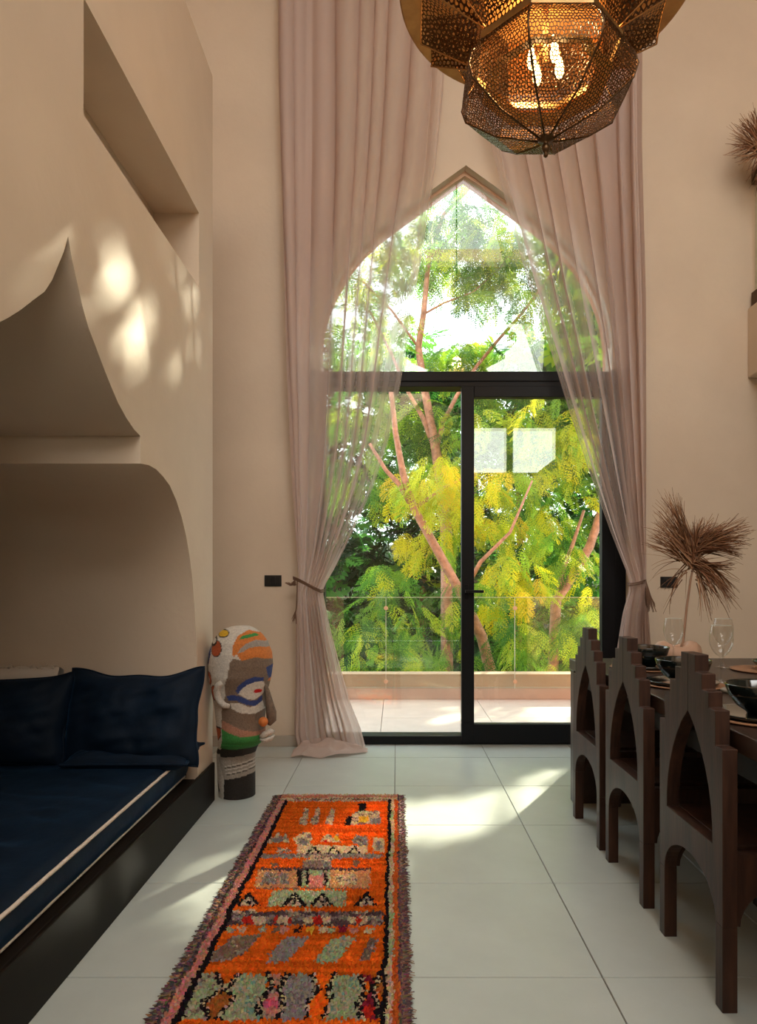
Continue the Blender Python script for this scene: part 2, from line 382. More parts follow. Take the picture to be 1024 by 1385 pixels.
for i, x in enumerate((-2.60, -1.35, -.10, 1.15, 2.40)):
    gp = pr(MB().box(x+.004, x+1.246, 6.484, 6.496, .10, .982).build('glass_panel', M['rail_glass']), tr)
    e = MB().box(x+.004, x+1.246, 6.483, 6.497, .982, .986).build('top_edge', M['glass_edge']); e.parent = gp; e.location = (0,0,0)
    if 0 < i < 5: pr(MB().box(x-.002, x+.002, 6.483, 6.497, .10, .982).build('panel_joint', M['glass_edge']), tr)
    for z in (.88, .17):
        c = MB(); c.lathe([(0,-.015),(.017,-.015),(.020,-.01),(.020,.01),(0,.012)], 16); k = c.build('fixing', M['parapet'], smooth=False)
        k.rotation_euler = (PI/2, 0, 0); k.location = (x, 6.475, z); pr(k, tr)

# ------------------------------------------------------------------ daybed, mattress, pillows
db = MB(); db.box(xl+.0015, xl+.016, .3, 3.475, 0, .199); db.box(XD+.05, xl+.002, .74, 3.18, .0, .197)
o = tag(db.build('daybed_base', M['darkbase'], bevel=.004), 'low black lacquered daybed base set into the arched alcove', 'daybed')
def nz3(x, y, z, s=1): return noise.noise(Vector((x*s, y*s, z*s)))
def mattress():
    mb = MB(); nx, ny = 70, 110
    x0, x1, y0, y1 = XD+.08, xl-.045, .76, 3.195
    z0, z1 = .200, .325
    def P(u, v, top):
        x = x0+(x1-x0)*u; y = y0+(y1-y0)*v
        xo = .012*(1-v)*u*2
        if top:
            e = min(1, (1-u)*(x1-x0)/.035); rr = math.sqrt(max(0, 1-(1-e)**2)) if e < 1 else 1
            wr = .012*nz3(x*1.5, y*5, 0, 1.6)*min(1, (1-u)*8) - .022*(max(0, 1-abs(nz3(x*1.2+3, y*5+x*2.2, 2, 1.3))*5))*min(1, (1-u)*5)*min(1, (1-v)*2.0)
            sag = -.025*(1-v)**2
            return (x+xo, y, z1-.02+.02*rr+wr+sag)
        return (x+xo, y, z0)
    top = [P(i/nx, j/ny, True) for i in range(nx+1) for j in range(ny+1)]
    fs = [(i*(ny+1)+j, (i+1)*(ny+1)+j, (i+1)*(ny+1)+j+1, i*(ny+1)+j+1) for i in range(nx) for j in range(ny)]
    mb.add(top, fs)
    # front side, bulging
    nv = 8; side = []
    for k in range(nv+1):
        for j in range(ny+1):
            a = P(1, j/ny, True); t = k/nv; y = a[1]
            bul = .016*math.sin(PI*t)+.004*nz3(y*9, t*2, 5)
            side.append((a[0]+bul-.012*t, y, a[2]+(z0-a[2])*t))
    mb.add(side, [(k*(ny+1)+j, k*(ny+1)+j+1, (k+1)*(ny+1)+j+1, (k+1)*(ny+1)+j) for k in range(nv) for j in range(ny)])
    # the two ends and the far side
    for jj in (0, ny):
        row = [P(i/nx, jj/ny, True) for i in range(nx+1)]; bot = [(q[0], q[1], z0) for q in row]
        mb.add(row+bot, [(i, i+1, nx+2+i, nx+1+i) for i in range(nx)])
    m = mb.build('mattress', M['velvet'], smooth=True, recalc=False)
    pip = MB(); pip.tube([(P(1, j/ny, True)[0]+.002+.002*nz3(0, j*.4, 0), P(1, j/ny, True)[1], P(1, j/ny, True)[2]+.002) for j in range(0, ny+1)], .0062, 8)
    pip.build('piping', M['piping'], m, smooth=True)
    p2 = MB(); p2.tube([(x1-.006+.024*(1-j/40), y0+(y1-y0)*j/40, z0+.006) for j in range(41)], .0045, 6)
    p2.build('lower_piping', M['piping'], m, smooth=True)
    return tag(m, 'navy blue velvet daybed mattress with cream piping on the black base', 'mattress')
mattress()
def pillow(name, loc, rot, w, h, th, seed, label, m='velvet', cat='pillow', piping=False):
    mb = MB(); n = 40; vs = []
    for sgn in (1, -1):
        for i in range(n+1):
            for j in range(n+1):
                u = i/n*2-1; v = j/n*2-1
                pin = 1-.055*(1-abs(u)**2.5)*abs(v)**3; pinx = 1-.045*(1-abs(v)**2.5)*abs(u)**3
                x = u*w/2*pinx; z = v*h/2*pin
                t = th/2*((1-abs(u)**2.6)*(1-abs(v)**2.6))**.48
                wr = 1+.25*nz3(u*1.7+seed, v*1.7, seed, 1.2)
                cr = (.012*abs(nz3(u*4+seed, v*2.5, seed*2.1))+.012*nz3(u*2+seed, v*5-u*2, seed))*(1-max(abs(u), abs(v))**8)
                z += (.022*nz3(u*1.6, seed, 1)+.008*math.sin(u*7+seed))*max(0, v)**2; x += .012*nz3(v*2, seed, 7)*abs(u)**3
                vs.append((x, sgn*(t*wr+cr*sgn), z-.02*(1-u*u)*(v > 0)*v))
    N = (n+1)**2; fs = []
    for i in range(n):
        for j in range(n):
            a = i*(n+1)+j; fs.append((a, a+n+1, a+n+2, a+1)); fs.append((N+a, N+a+1, N+a+n+2, N+a+n+1))
    mb.add(vs, fs); o = mb.build(name, M[m], smooth=True, recalc=False); o.location = loc; o.rotation_euler = rot
    if piping:
        pass
    ed = [(i, 0) for i in range(n)]+[(n, j) for j in range(n)]+[(n-i, n) for i in range(n)]+[(0, n-j) for j in range(n)]
    pts = [vs[i*(n+1)+j] for i, j in ed]; pts.append(pts[0])
    MB().tube(pts, .006, 6, cap=False).build('seam', M[m], o, smooth=True)
    return tag(o, label, cat, 'navy velvet pillows on the daybed' if m == 'velvet' else None)
pillow('pillow', (-1.185, 3.02, .525), (math.radians(-14), 0, math.radians(-4)), .62, .42, .20, 1.3, 'navy velvet pillow at the right end of the daybed, nearest the painted head')
pillow('pillow', (-1.80, 3.02, .52), (math.radians(-16), math.radians(2), math.radians(3)), .64, .42, .20, 5.7, 'navy velvet pillow cut off by the left edge of the photo')
pillow('pillow', (-1.18, 3.03, .355), (math.radians(-86), 0, math.radians(1)), .54, .30, .13, 9.1, 'flat navy velvet pillow lying under the upright one, only its right corner showing')
# pale fleece throw behind the left pillow
mb = MB(); n = 30
top = []
for i in range(n+1):
    x = -2.4+i/n*.83
    for k, (dy, z) in enumerate([(0,.34),(0,.70),(.02,.735+.012*nz3(x*14,0,0)),(.06,.72),(.09,.36)]): top.append((x, 3.10+dy, z+.01*nz3(x*9, k, 0)))
mb.add(top, [(i*5+k, (i+1)*5+k, (i+1)*5+k+1, i*5+k+1) for i in range(n) for k in range(4)])
for i in range(260):
    x = -2.38+random.random()*.8; b = Vector((x, 3.115+random.random()*.05, .73)); mb.tube([b, b+Vector((random.uniform(-.02,.02), random.uniform(-.03,.01), random.uniform(.0,.02)))], [.003,.0008], 3)
tag(mb.build('throw', M['fur'], smooth=True), 'cream fleece throw showing over the left navy pillow', 'throw')

# ------------------------------------------------------------------ painted clay head
SY, SS = 3.57, F/3.57
def sx(cx): return (260+cx/5.225-VX)/SS
def sz(cy): return (1074.5-(830+cy/5.225)*1.0)/SS
def cz(cy): y = 830+cy/5.225; return (1074.5-y)/SS if y < 1040 else max(0, (1074.5-1040-(y-1040)*.79)/SS)
rows = [(843.5,313,326),(844.3,306,331),(847,297,337),(851,291,343),(856,286,348),(864,280.5,354),(878,276,359.5),(893,275,361),(906,275.5,359),(916,277,357),(926,279,354),(945,283,352),(964,285,350),(975,286,351),(988,288,350.5),(995,290,348),(1000,292,345),(1021,293.5,345),(1040,294.5,345),(1060,295.5,345),(1074.5,297,345)]
E = lambda cx, cy, rx, ry, n=18: [(cx+rx*math.cos(2*PI*i/n), cy+ry*math.sin(2*PI*i/n)) for i in range(n)]
W_ = (.62,.57,.50); BR = (.20,.14,.10); OR = (.62,.19,.04); DR = (.42,.09,.03); BL = (.035,.06,.20); GN = (.05,.26,.06); BK = (.03,.024,.02); RD = (.5,.01,.01); YL = (.70,.42,.03); GY = (.34,.29,.25)
SP = [([(275,300),(300,270),(350,280),(400,262),(540,270),(540,420),(520,560),(480,600),(480,770),(340,795),(200,740),(205,610),(240,510),(235,450),(265,380)], BR),
 ([(375,92),(440,112),(500,160),(535,235),(530,290),(440,265),(360,285),(345,275),(320,240),(300,268),(290,200),(315,130)], OR),
 ([(325,240),(345,205),(375,180),(430,155),(490,170),(512,212),(450,198),(400,205),(365,228)], GY), ([(328,152),(345,128),(420,113),(445,130),(380,143)], GN),
 ([(270,562),(330,560),(400,595),(470,560),(478,620),(430,642),(340,630),(280,600)], W_),
 ([(245,515),(300,508),(350,520),(400,550),(440,550),(468,520),(468,565),(430,590),(380,578),(320,548),(262,545)], BL),
 ([(330,500),(350,470),(390,440),(440,425),(484,430),(492,480),(470,520),(430,545),(390,542),(360,520)], W_),
 ([(312,485),(330,450),(380,410),(440,392),(486,405),(484,430),(440,427),(390,442),(350,472),(328,503)], BL), (E(448, 492, 24, 14), RD),
 ([(205,680),(260,700),(340,740),(440,762),(525,745),(480,795),(340,792),(200,745)], (.42,.20,.13)),
 ([(200,738),(260,762),(340,788),(480,788),(490,850),(445,888),(350,898),(200,898)], GN),
 ([(210,897),(460,888),(460,972),(225,980),(205,940)], BK), ([(205,985),(460,958),(460,1110),(255,1150)], (.40,.35,.30)),
 ([(255,1150),(460,1108),(460,1340),(250,1340)], BK), ([(160,1120),(188,1150),(215,1260),(195,1340),(160,1340)], BK),
 ([(165,915),(220,912),(222,955),(168,970)], BK), ([(130,730),(197,733),(192,790),(155,845),(132,800)], BK), ([(134,738),(190,740),(186,788),(155,832),(138,798)], DR),
 (E(205,116,48,26), BK), (E(205,115,42,20), YL), (E(168,212,46,54), BK), (E(168,212,41,48), DR), (E(135,165,34,34), BK), (E(137,165,20,18), W_),
 ([(85,215),(115,195),(122,250),(100,320),(75,335)], BL), (E(105,413,30,48), BK), (E(105,413,26,44), DR), (E(100,420,11,22), W_), (E(148,505,32,54), BK), (E(148,505,27,49), DR), (E(112,485,10,24), W_), ([(100,500),(120,520),(132,570),(125,615),(108,590)], BL),
 ([(500,340),(530,325),(540,370),(512,440)], BL), (E(520,430,16,14), OR), (E(525,462,12,16), BL)]
for y in (1035, 1060, 1085): SP.append(([(262,y+8),(455,y-28),(455,y-22),(262,y+14)], (.75,.70,.63)))
for y in (1047, 1098): SP.append(([(262,y+8),(455,y-28),(455,y-23),(262,y+13)], BK))
def paint(X, Z, base, polys, mx, mz):
    for poly, c in polys[::-1]:
        xs = [p[0] for p in poly]
        if min(xs) <= X <= max(xs) and inpoly(X, Z, poly): return c
    return base
SPm = [([(sx(a), cz(b)) for a, b in poly], c) for poly, c in SP]
mb = MB(); NR, NA = 230, 150; vs = []; cs = []
ztop = (1074.5-rows[0][0])/SS
rz = [((1074.5-y)/SS, (a-VX)/SS, (b-VX)/SS) for y, a, b in rows][::-1]
for i in range(NR+1):
    z = ztop*(math.sin(PI/2*i/NR)*.35+.65*i/NR)
    xa = interp([(q[0], q[1]) for q in rz], z); xb = interp([(q[0], q[2]) for q in rz], z)
    cx_, rx = (xa+xb)/2, (xb-xa)/2; ry = rx*(.92 if z > .32 else 1.0)
    brow = .006*math.exp(-((z-.66)/.03)**2)
    for j in range(NA):
        th = 2*PI*j/NA; x = cx_+rx*math.cos(th); y = SY+(ry+brow)*math.sin(th)
        vs.append((x, y, z)); cs.append(paint(x, z, W_, SPm, 0, 0))
def lean(q, part=False):
    x, y, z = q; t = max(0, min(1, (z-.20)/.16)); t = t*t*(3-2*t)
    return (x*(1-t)+t*(-.953+(x+1.030)*.955), y-.165*t, z)
vs = [lean(q) for q in vs]
mb.v = vs; mb.c = cs
mb.f = [(i*NA+j, i*NA+(j+1)%NA, (i+1)*NA+(j+1)%NA, (i+1)*NA+j) for i in range(NR) for j in range(NA)] + [tuple(range(NA-1, -1, -1)), tuple(NR*NA+j for j in range(NA))]
sc = tag(mb.build('clay_head_sculpture', M['clay'], smooth=True, recalc=False), 'tall painted clay head with white, orange, blue and green patches beside the alcove wall', 'sculpture')
def yf(cx, cy, d=0):                         # front surface of the head at a given place
    X, Z = sx(cx), cz(cy); xa = interp([(q[0], q[1]) for q in rz], Z); xb = interp([(q[0], q[2]) for q in rz], Z)
    t = max(-1, min(1, (X-(xa+xb)/2)/((xb-xa)/2))); return SY-(xb-xa)/2*.92*math.sqrt(1-t*t)-d
MB().tube([lean((sx(a), yf(a, b, .006), cz(b))) for a, b in [(218,425),(196,442),(180,480),(182,520),(200,556),(232,578),(268,582)]], [.012,.017,.019,.019,.018,.016,.011], 10).build('ear', M['clay_white'], sc, smooth=True)
mb = MB(); mb.tube([(sx(a), SY-.05, cz(b)) for a, b in [(488,455),(502,500),(516,570),(530,640),(532,690),(515,725)]], [.008,.014,.020,.028,.026,.010], 12)
mb.v = [lean(q) for q in mb.v]; mb.build('nose', M['clay_brown'], sc, smooth=True)
mb = MB(); bmr = .024
mb.lathe([(.001,-bmr)]+[(bmr*math.cos(a), bmr*math.sin(a)) for a in [math.radians(-75+15*k) for k in range(11)]]+[(.001,bmr)], 16, c=(0,0))
o = mb.build('nostril', M['clay_orange'], sc, smooth=True); o.location = lean((sx(487), SY-.095, cz(692)))
mb = MB()
mb.tube([(sx(458), SY-.07, cz(800)), (sx(490), SY-.08, cz(782)), (sx(530), SY-.06, cz(765)), (sx(544), SY-.03, cz(775))], [.008,.017,.015,.006], 10)
mb.tube([(sx(462), SY-.07, cz(815)), (sx(490), SY-.08, cz(825)), (sx(528), SY-.06, cz(815)), (sx(542), SY-.03, cz(800))], [.008,.017,.015,.006], 10)
mb.v = [lean(q) for q in mb.v]; mb.build('lips', M['clay_white'], sc, smooth=True)

# ------------------------------------------------------------------ rug, knot by knot
RX0, RX1, RY1, RY0 = -.637, .037, 3.54, .75
def A_(l): return [fl(330+x/4.452, 1070+y/4.452) for x, y in l]
def B_(l): return [fl(280+x/3.657, 1180+y/3.657) for x, y in l]
def C_(l): return [fl(200+x/2.768, 1270+y/2.768) for x, y in l]
def D_(l): return [fl(200+x/2.768, 1060+y/2.768) for x, y in l]
def R_(x0, y0, x1, y1): return [(x0,y0),(x1,y0),(x1,y1),(x0,y1)]
o_ = (.85,.165,.014); cr = (.60,.46,.30); gy = (.27,.235,.215); pu = (.105,.065,.07); pk = (.55,.25,.20); bk = (.016,.012,.014); gn = (.36,.40,.24); te = (.20,.33,.27); tan = (.56,.30,.15); br = (.22,.13,.09); rd = (.50,.03,.02); yl = (.65,.40,.05); mg = (.24,.02,.04); bg_ = (.25,.26,.27); rust = (.40,.13,.03)
RP = []
def p(conv, poly, c, n=.0): RP.append((conv(poly), c, n))
# top end
for k, c in enumerate([cr, pk, br, cr, rd, cr]):
    p(A_, R_(230-k*8, 22+k*9, 960, 32+k*9), c, .5)
# blobs near the far end
for x in (360, 428, 515):
    p(A_, [(x-30,215),(x-20,180),(x,160),(x+5,120),(x+32,120),(x+28,165),(x+18,220)], cr, .5)
p(A_, R_(690,90,735,135), bk, .3); p(A_, [(600,225),(625,165),(660,165),(640,225)], bk, .3)
p(A_, [(640,220),(655,155),(690,135),(815,135),(825,215)], cr, .5); p(A_, R_(690,170,750,205), yl, .3); p(A_, R_(760,180,820,215), gy, .4)
p(A_, [(130,330),(150,270),(175,300),(205,270),(230,300),(255,270),(270,325)], cr, .5); p(A_, R_(170,295,230,325), gy, .5)
p(A_, [(300,300),(350,270),(400,270),(410,310),(385,350),(315,350)], cr, .5); p(A_, R_(325,300,375,345), gy, .5)
p(A_, [(455,320),(500,270),(535,300),(565,265),(575,330)], cr, .5); p(A_, R_(480,310,500,330), rd, .3); p(A_, R_(540,290,575,315), yl, .4)
p(A_, [(645,320),(680,275),(710,295),(740,280),(745,345),(680,345)], gy, .5)
p(A_, R_(775,300,845,385), cr, .4); p(A_, R_(795,320,825,370), gy, .4)
p(A_, [(60,385),(90,345),(110,375),(140,385)], cr, .6); p(A_, [(190,385),(210,355),(240,375),(260,350),(280,385)], cr, .6)
p(A_, [(315,395),(330,340),(745,348),(740,395)], cr, .3)
for x in (420, 540, 665): p(A_, [(x-45,395),(x,348),(x+42,395)], bk, .4); p(A_, [(x-28,392),(x,362),(x+26,392)], cr, .3)
p(A_, R_(80,395,835,422), gy, .7)
p(A_, [(380,405),(535,405),(525,440),(500,515),(350,515),(365,440),(395,430)], cr, .5); p(A_, R_(355,440,520,515), (.30,.2,.17), .8); p(A_, R_(470,440,525,512), gy, .7)
p(A_, R_(165,452,215,470), br, .3); p(A_, R_(660,440,700,468), br, .3); p(A_, R_(100,482,770,496), pu, .4)
p(A_, [(95,496),(350,496),(325,579),(70,579)], tan, .2); p(A_, [(515,496),(765,496),(765,579),(500,579)], tan, .2)
p(B_, [(250,5),(470,5),(450,92),(235,92)], tan, .15); p(B_, [(600,5),(805,5),(800,92),(590,92)], tan, .15)
p(B_, [(285,20),(400,20),(405,75),(265,75)], gy, .8); p(B_, R_(345,15,360,75), pk, .4); p(B_, [(640,30),(735,20),(745,75),(650,80)], cr, .7)
p(B_, R_(470,5,610,90), gn, .4); p(B_, R_(505,30,580,90), pk, .4); p(B_, R_(448,0,470,85), bk, .3); p(B_, R_(492,0,505,80), bk, .3); p(B_, R_(578,0,596,80), bk, .5)
p(B_, [(236,92),(805,92),(805,97),(236,97)], br, .3)
p(B_, [(325,105),(695,105),(680,185),(295,185)], gn, .45)
for x, c in ((205,bk),(430,bk),(565,bk),(785,bk)):
    p(B_, [(x-65,182),(x+5,112),(x+62,182)], c, .3); p(B_, [(x-38,180),(x+5,128),(x+40,180)], cr if c is bk else yl, .8)
    p(B_, [(x-18,175),(x+4,145),(x+16,175)], bk, .5)
p(B_, R_(40,210,868,280), pu, .55); p(B_, R_(60,232,868,252), gy, .5)
for x0, x1, c in ((175,225,rd),(225,290,cr),(330,415,rd),(345,390,cr),(480,610,cr),(525,570,rd),(700,790,cr),(735,755,rd),(380,400,cr)): p(B_, R_(x0, 236, x1, 272), c, .4)
for x in (130, 205, 390, 480, 660, 740): p(B_, R_(x, 200 if x < 500 else 212, x+35, 216), cr, .6)
for x, c in ((90,gn),(150,cr),(250,gn),(320,br),(360,pk),(420,bk),(485,yl),(545,cr),(590,gn),(645,mg),(700,pk),(780,cr)): p(B_, [(x,290),(x+48,288),(x+40,312),(x+8,318)], c, .4)
p(B_, [(130,335),(275,325),(190,405),(170,430),(15,430)], br, .8); p(C_, [(245,60),(300,20),(330,0),(420,0),(370,60),(300,95),(205,95)], (.26,.17,.12), .8)
p(B_, [(390,338),(505,338),(420,430),(300,430)], gy, .35); p(D_, [(525,588),(602,588),(518,683),(437,683)], (.30,.27,.26), .3)
p(D_, [(690,588),(785,585),(700,683),(620,683)], gn, .35); p(D_, [(830,592),(865,590),(830,670),(790,675)], (.2,.14,.11), .7)
# zigzag field
p(D_, [(165,722),(270,725),(300,765),(215,830),(230,899),(130,899),(135,790)], gn, .5)
p(D_, [(340,727),(455,727),(440,770),(455,800),(415,850),(430,899),(262,899),(330,810),(295,780)], gn, .45)
p(D_, [(455,727),(530,727),(500,765),(470,770)], pk, .5); p(D_, [(470,775),(500,800),(510,840),(480,899),(425,899),(420,850)], pk, .5); p(D_, R_(425,820,485,850), (.62,.12,.2), .3)
p(D_, [(530,727),(625,727),(640,775),(600,830),(580,899),(485,899),(515,840),(500,790)], (.29,.25,.24), .35)
p(D_, [(645,727),(710,727),(660,785),(625,730)], o_, .1); p(D_, [(650,785),(685,820),(660,899),(610,899),(590,850)], o_, .15)
p(D_, [(705,730),(800,730),(820,790),(780,850),(800,899),(650,899),(690,830),(670,790)], gn, .45)
p(D_, [(800,730),(870,730),(840,780)], mg, .4); p(D_, [(835,790),(865,830),(860,899),(805,899),(795,850)], mg, .3); p(D_, R_(808,850,860,890), rd, .3)
p(D_, [(215,830),(290,780),(330,810),(265,899),(225,899)], rust, .2); p(D_, R_(848,735,885,800), rust, .2)
def zz(pts, wdt=9):
    for a, b in zip(pts, pts[1:]):
        L_ = max(1, int(math.hypot(b[0]-a[0], b[1]-a[1])/9))
        for k in range(L_):
            t = k/L_; x = a[0]+(b[0]-a[0])*t; y = a[1]+(b[1]-a[1])*t
            p(D_, R_(x-wdt*.9, y-7, x+wdt*.9, y+7), bk if (k//1) % 2 == 0 else cr, .15); p(D_, R_(x-wdt*1.6, y-3, x-wdt*.6, y+5), bk, .1)
zz([(265,727),(290,775),(210,835),(235,899)]); zz([(345,727),(300,785),(325,815),(262,899)]); zz([(455,727),(465,770),(415,850),(430,899)]); zz([(525,727),(495,780),(512,840),(482,899)])
zz([(620,727),(640,785),(595,840),(605,899)]); zz([(705,727),(675,790),(685,825),(660,899)]); zz([(800,735),(815,785),(790,840),(805,899)]); zz([(868,727),(845,785),(862,840),(862,899)]); zz([(140,780),(128,850),(135,899)])
bbs = [(min(q[0] for q in P_), max(q[0] for q in P_), min(q[1] for q in P_), max(q[1] for q in P_)) for P_, _, _ in RP]
def rugcol(x, y):
    u = (x-RX0)/(RX1-RX0)+.012*noise.noise((x*3, y*9, 0)); v = RY1-y
    jit = lambda c, a: tuple(max(.004, q*(1+random.uniform(-a, a))) for q in c)
    if u < .055: return jit(random.choice([pu, pu, br, (.07,.04,.045), (.30,.16,.14)]), .5)
    if u > .955: return jit(random.choice([pu, (.12,.08,.09), br, (.2,.09,.09)]), .4)
    if v < .10+.01*noise.noise((x*20, 0, 0)): return jit([cr, pk, (.5,.2,.12), cr, br][int((v/.10)*5+noise.noise((x*9, v*40, 3))*1.6) % 5], .3)
    if u < .095: return jit(pk, .35)
    if u < .123: return jit(bk, .4)
    if u > .93: return jit((.58,.13,.03), .25) if u < .955 else pu
    if .885 < u < .905: return jit(bk, .4)
    if .905 < u < .93: return jit(cr if noise.noise((0, y*7, 1)) > -.1 else gn, .3)
    jx = x+random.uniform(-.003, .003); jy = y+random.uniform(-.005, .005)
    for k in range(len(RP)-1, -1, -1):
        b = bbs[k]
        if b[0] <= jx <= b[1] and b[2] <= jy <= b[3] and inpoly(jx, jy, RP[k][0]):
            c, nn = RP[k][1], RP[k][2]
            q = noise.noise((x*22, y*55, k))
            if nn >= .5 and q > .12: c = [(.30,.22,.2), (.45,.34,.24), (.20,.14,.12)][int((q*20) % 3)]
            elif c is gn and q > .08: c = [te, (.42,.42,.28), (.45,.36,.24)][int(q*14) % 3]
            return jit(c, .22)
    if v > 1.90:                                        # more diamonds towards the near end
        a = abs((x*5+math.sin(v*7)*.5) % 1-.5); return jit(gn if a > .3 else (bk if a > .25 else rust), .25)
    s = .80+.45*noise.noise((x*2.5, y*60, 0))+.15*noise.noise((x*40, y*8, 2))
    return jit(tuple(q*s for q in o_), .13)
dx, dy = .0060, .0080
nx, ny = int((RX1-RX0)/dx), int((RY1-RY0)/dy)
vs = []; cs = []; fc = []
rngp = random.Random(3)
for j in range(ny):
    wav = .006*noise.noise((0, j*.02, 7))
    for i in range(nx):
        x = RX0+(i+.5+rngp.uniform(-.35,.35))*dx; y = RY0+(j+.5+rngp.uniform(-.3,.3))*dy
        c = rugcol(x, y); x += wav
        e = min(i, nx-1-i); h = rngp.uniform(.012,.019)*(1 if e > 3 else .6); ox = rngp.uniform(-.004,.004); oy = -.005+rngp.uniform(-.004,.004)
        if e < 3: ox += (-1 if i < nx/2 else 1)*rngp.uniform(.0,.016)
        b = len(vs); rx_, ry_ = .0048, .0062
        vs += [(x-rx_, y-ry_, .006), (x+rx_, y-ry_, .006), (x+rx_, y+ry_, .006), (x-rx_, y+ry_, .006), (x+ox-rx_*.5, y+oy, h), (x+ox+rx_*.5, y+oy+.002, h)]
        cs += [c]*6
        fc += [(b, b+1, b+5, b+4), (b+1, b+2, b+5), (b+2, b+3, b+4, b+5), (b+3, b, b+4)]
rug = MB().box(RX0+.004, RX1-.004, RY0+.003, RY1-.003, .0008, .007).build('runner_rug', M['rope'])
tag(rug, 'long shaggy orange woven runner rug with tribal figures on the pale tiles', 'rug')
pm = MB(); pm.v = vs; pm.f = fc; pm.c = cs; pm.m = [0]*len(fc)
tag(pm.build('pile', M['wool'], rug, recalc=False), kind='stuff')
fb = MB()
for i in range(150):
    x = RX0+rngp.random()*(RX1-RX0); fb.tube([(x, RY1-.01, .006), (x+rngp.uniform(-.01,.01), RY1+rngp.uniform(.005,.02), .004)], .0018, 3, col=cr)
for i in range(420):
    y = RY0+rngp.random()*(RY1-RY0); sgn = rngp.choice((-1, 1)); xx = RX0+.004 if sgn < 0 else RX1-.004
    fb.tube([(xx, y, .008), (xx+sgn*rngp.uniform(.008,.022), y+rngp.uniform(-.01,.01), rngp.uniform(.002,.006))], .0016, 3, col=rngp.choice([pu, pu, br, (.35,.24,.18)]))
tag(fb.build('edge_fringe', M['wool'], rug), kind='stuff')

# ------------------------------------------------------------------ chairs
CXF = .857
def make_chair(yc, label):
    t = thing('dining_chair', label, 'chair', (CXF, yc, 0), 'stepped gable dining chairs along the table')
    hs = [(.048,.925),(.048,.876),(.090,.876),(.090,.832),(.130,.832),(.130,.788),(.170,.788),(.170,.694),(.210,.694)]
    arcf = lambda: [(.17*math.cos(a), .225+.118*math.sin(a)) for a in [PI*k/20 for k in range(21)]]
    outl = [(d, z) for d, z in hs] + [(.21,.225)] + arcf() + [(-.21,.225)] + [(-d, z) for d, z in hs[::-1]]
    op = [(.152,.425),(.151,.47),(.144,.52),(.130,.57),(.108,.62),(.080,.668),(.045,.715),(0,.757)]
    holep = op + [(-a, z) for a, z in op[-2::-1]]
    MB().prism(outl, [holep], 'x', 0, .04).build('backrest', M['wood'], t, bevel=.002)
    MB().box(-.0006, 0, -.0008, .0008, .757, .925).build('centre_seam', M['black'], t)
    for s in (-1, 1): MB().box(0, .04, *sorted((s*.17, s*.21)), 0, .225).build('leg', M['wood'], t, bevel=.002)
    D = .44
    for s in (-1, 1):
        MB().box(D-.04, D, *sorted((s*.17, s*.21)), 0, .225).build('leg', M['wood'], t, bevel=.002)
        ar = [(.04+.01+(D-.1)/2*(1-math.cos(a))*1.0, .225+.12*math.sin(a)) for a in [PI*k/18 for k in range(19)]]
        ou = [(.04,.415),(.04,.225)]+ar+[(D,.225),(D,.415)]
        MB().prism([(a, b) for a, b in ou], [], 'y', *sorted((s*.172, s*.205))).build('side_apron', M['wood'], t, bevel=.0015)
    ou = [(.17,.415),(.17,.225)]+[(.17*math.cos(a), .225+.118*math.sin(a)) for a in [PI*k/18 for k in range(19)]]+[(-.17,.225),(-.17,.415)]
    MB().prism(ou, [], 'x', D-.035, D-.002).build('front_apron', M['wood'], t, bevel=.0015)
    MB().box(.04, D+.005, -.168, .168, .385, .425).build('seat', M['wood'], t, bevel=.003)
    return t
ch = make_chair(1.967, 'dark wooden chair with stepped gable back and pointed arch cut-out, nearest the camera')
for y, l in ((2.53, 'dark stepped-back wooden chair in the middle of the row of three'), (3.032, 'dark stepped-back wooden chair farthest from the camera, nearest the glass door')):
    c = copy_tree(ch); c.location = (CXF, y, 0); c['label'] = l

# ------------------------------------------------------------------ table
ta = thing('dining_table', 'long dark wooden dining table on slab ends beside the row of chairs', 'table', (1.45, 2.3, 0))
TZ = .735; pr(MB().box(.905, 2.0, 1.0, 3.50, TZ-.055, TZ).build('tabletop', M['tablewood'], bevel=.004), ta)
for y0 in (3.42, 1.25): pr(MB().box(.907, 1.96, y0, y0+.065, 0, TZ-.055).build('end_slab', M['tablewood'], bevel=.004), ta)
pr(MB().box(.95, 1.9, 1.315, 3.42, .6, TZ-.055).build('apron', M['darkbase']), ta)
def disc(name, x, y, z, r, h, m, label, cat, lip=.3, group=None, wob=0):
    prof = [(.001, z), (r*.6, z), (r*.97, z+h*lip), (r, z+h*.8), (r*.99, z+h), (r*.94, z+h*.95), (r*.6, z+h*.45), (.001, z+h*.4)]
    mb = MB().lathe(prof, 40, c=(x, y)); 
    if wob: mb.v = [(a+wob*noise.noise((a*30, b*30, 1)), b+wob*noise.noise((a*30, b*30, 5)), c) for a, b, c in mb.v]
    return tag(mb.build(name, M[m], smooth=True), label, cat, group)
def bowl(x, y, z, r, h, label, m='ceramic'):
    prof = [(.001,z),(r*.42,z),(r*.45,z+.006),(r*.70,z+h*.28),(r*.90,z+h*.62),(r,z+h),(r*.975,z+h+.003),(r*.95,z+h*.98),(r*.84,z+h*.62),(r*.62,z+h*.3),(.001,z+h*.12)]
    return tag(MB().lathe(prof, 48, c=(x, y)).build('bowl', M[m], smooth=True), label, 'bowl', 'glazed bowls on the dining table')
P3 = [(1.07, 1.95, 'nearest place, at the right edge'), (1.107, 2.58, 'middle place, behind the nearest chair back'), (1.15, 3.08, 'farthest place, behind the middle chair')]
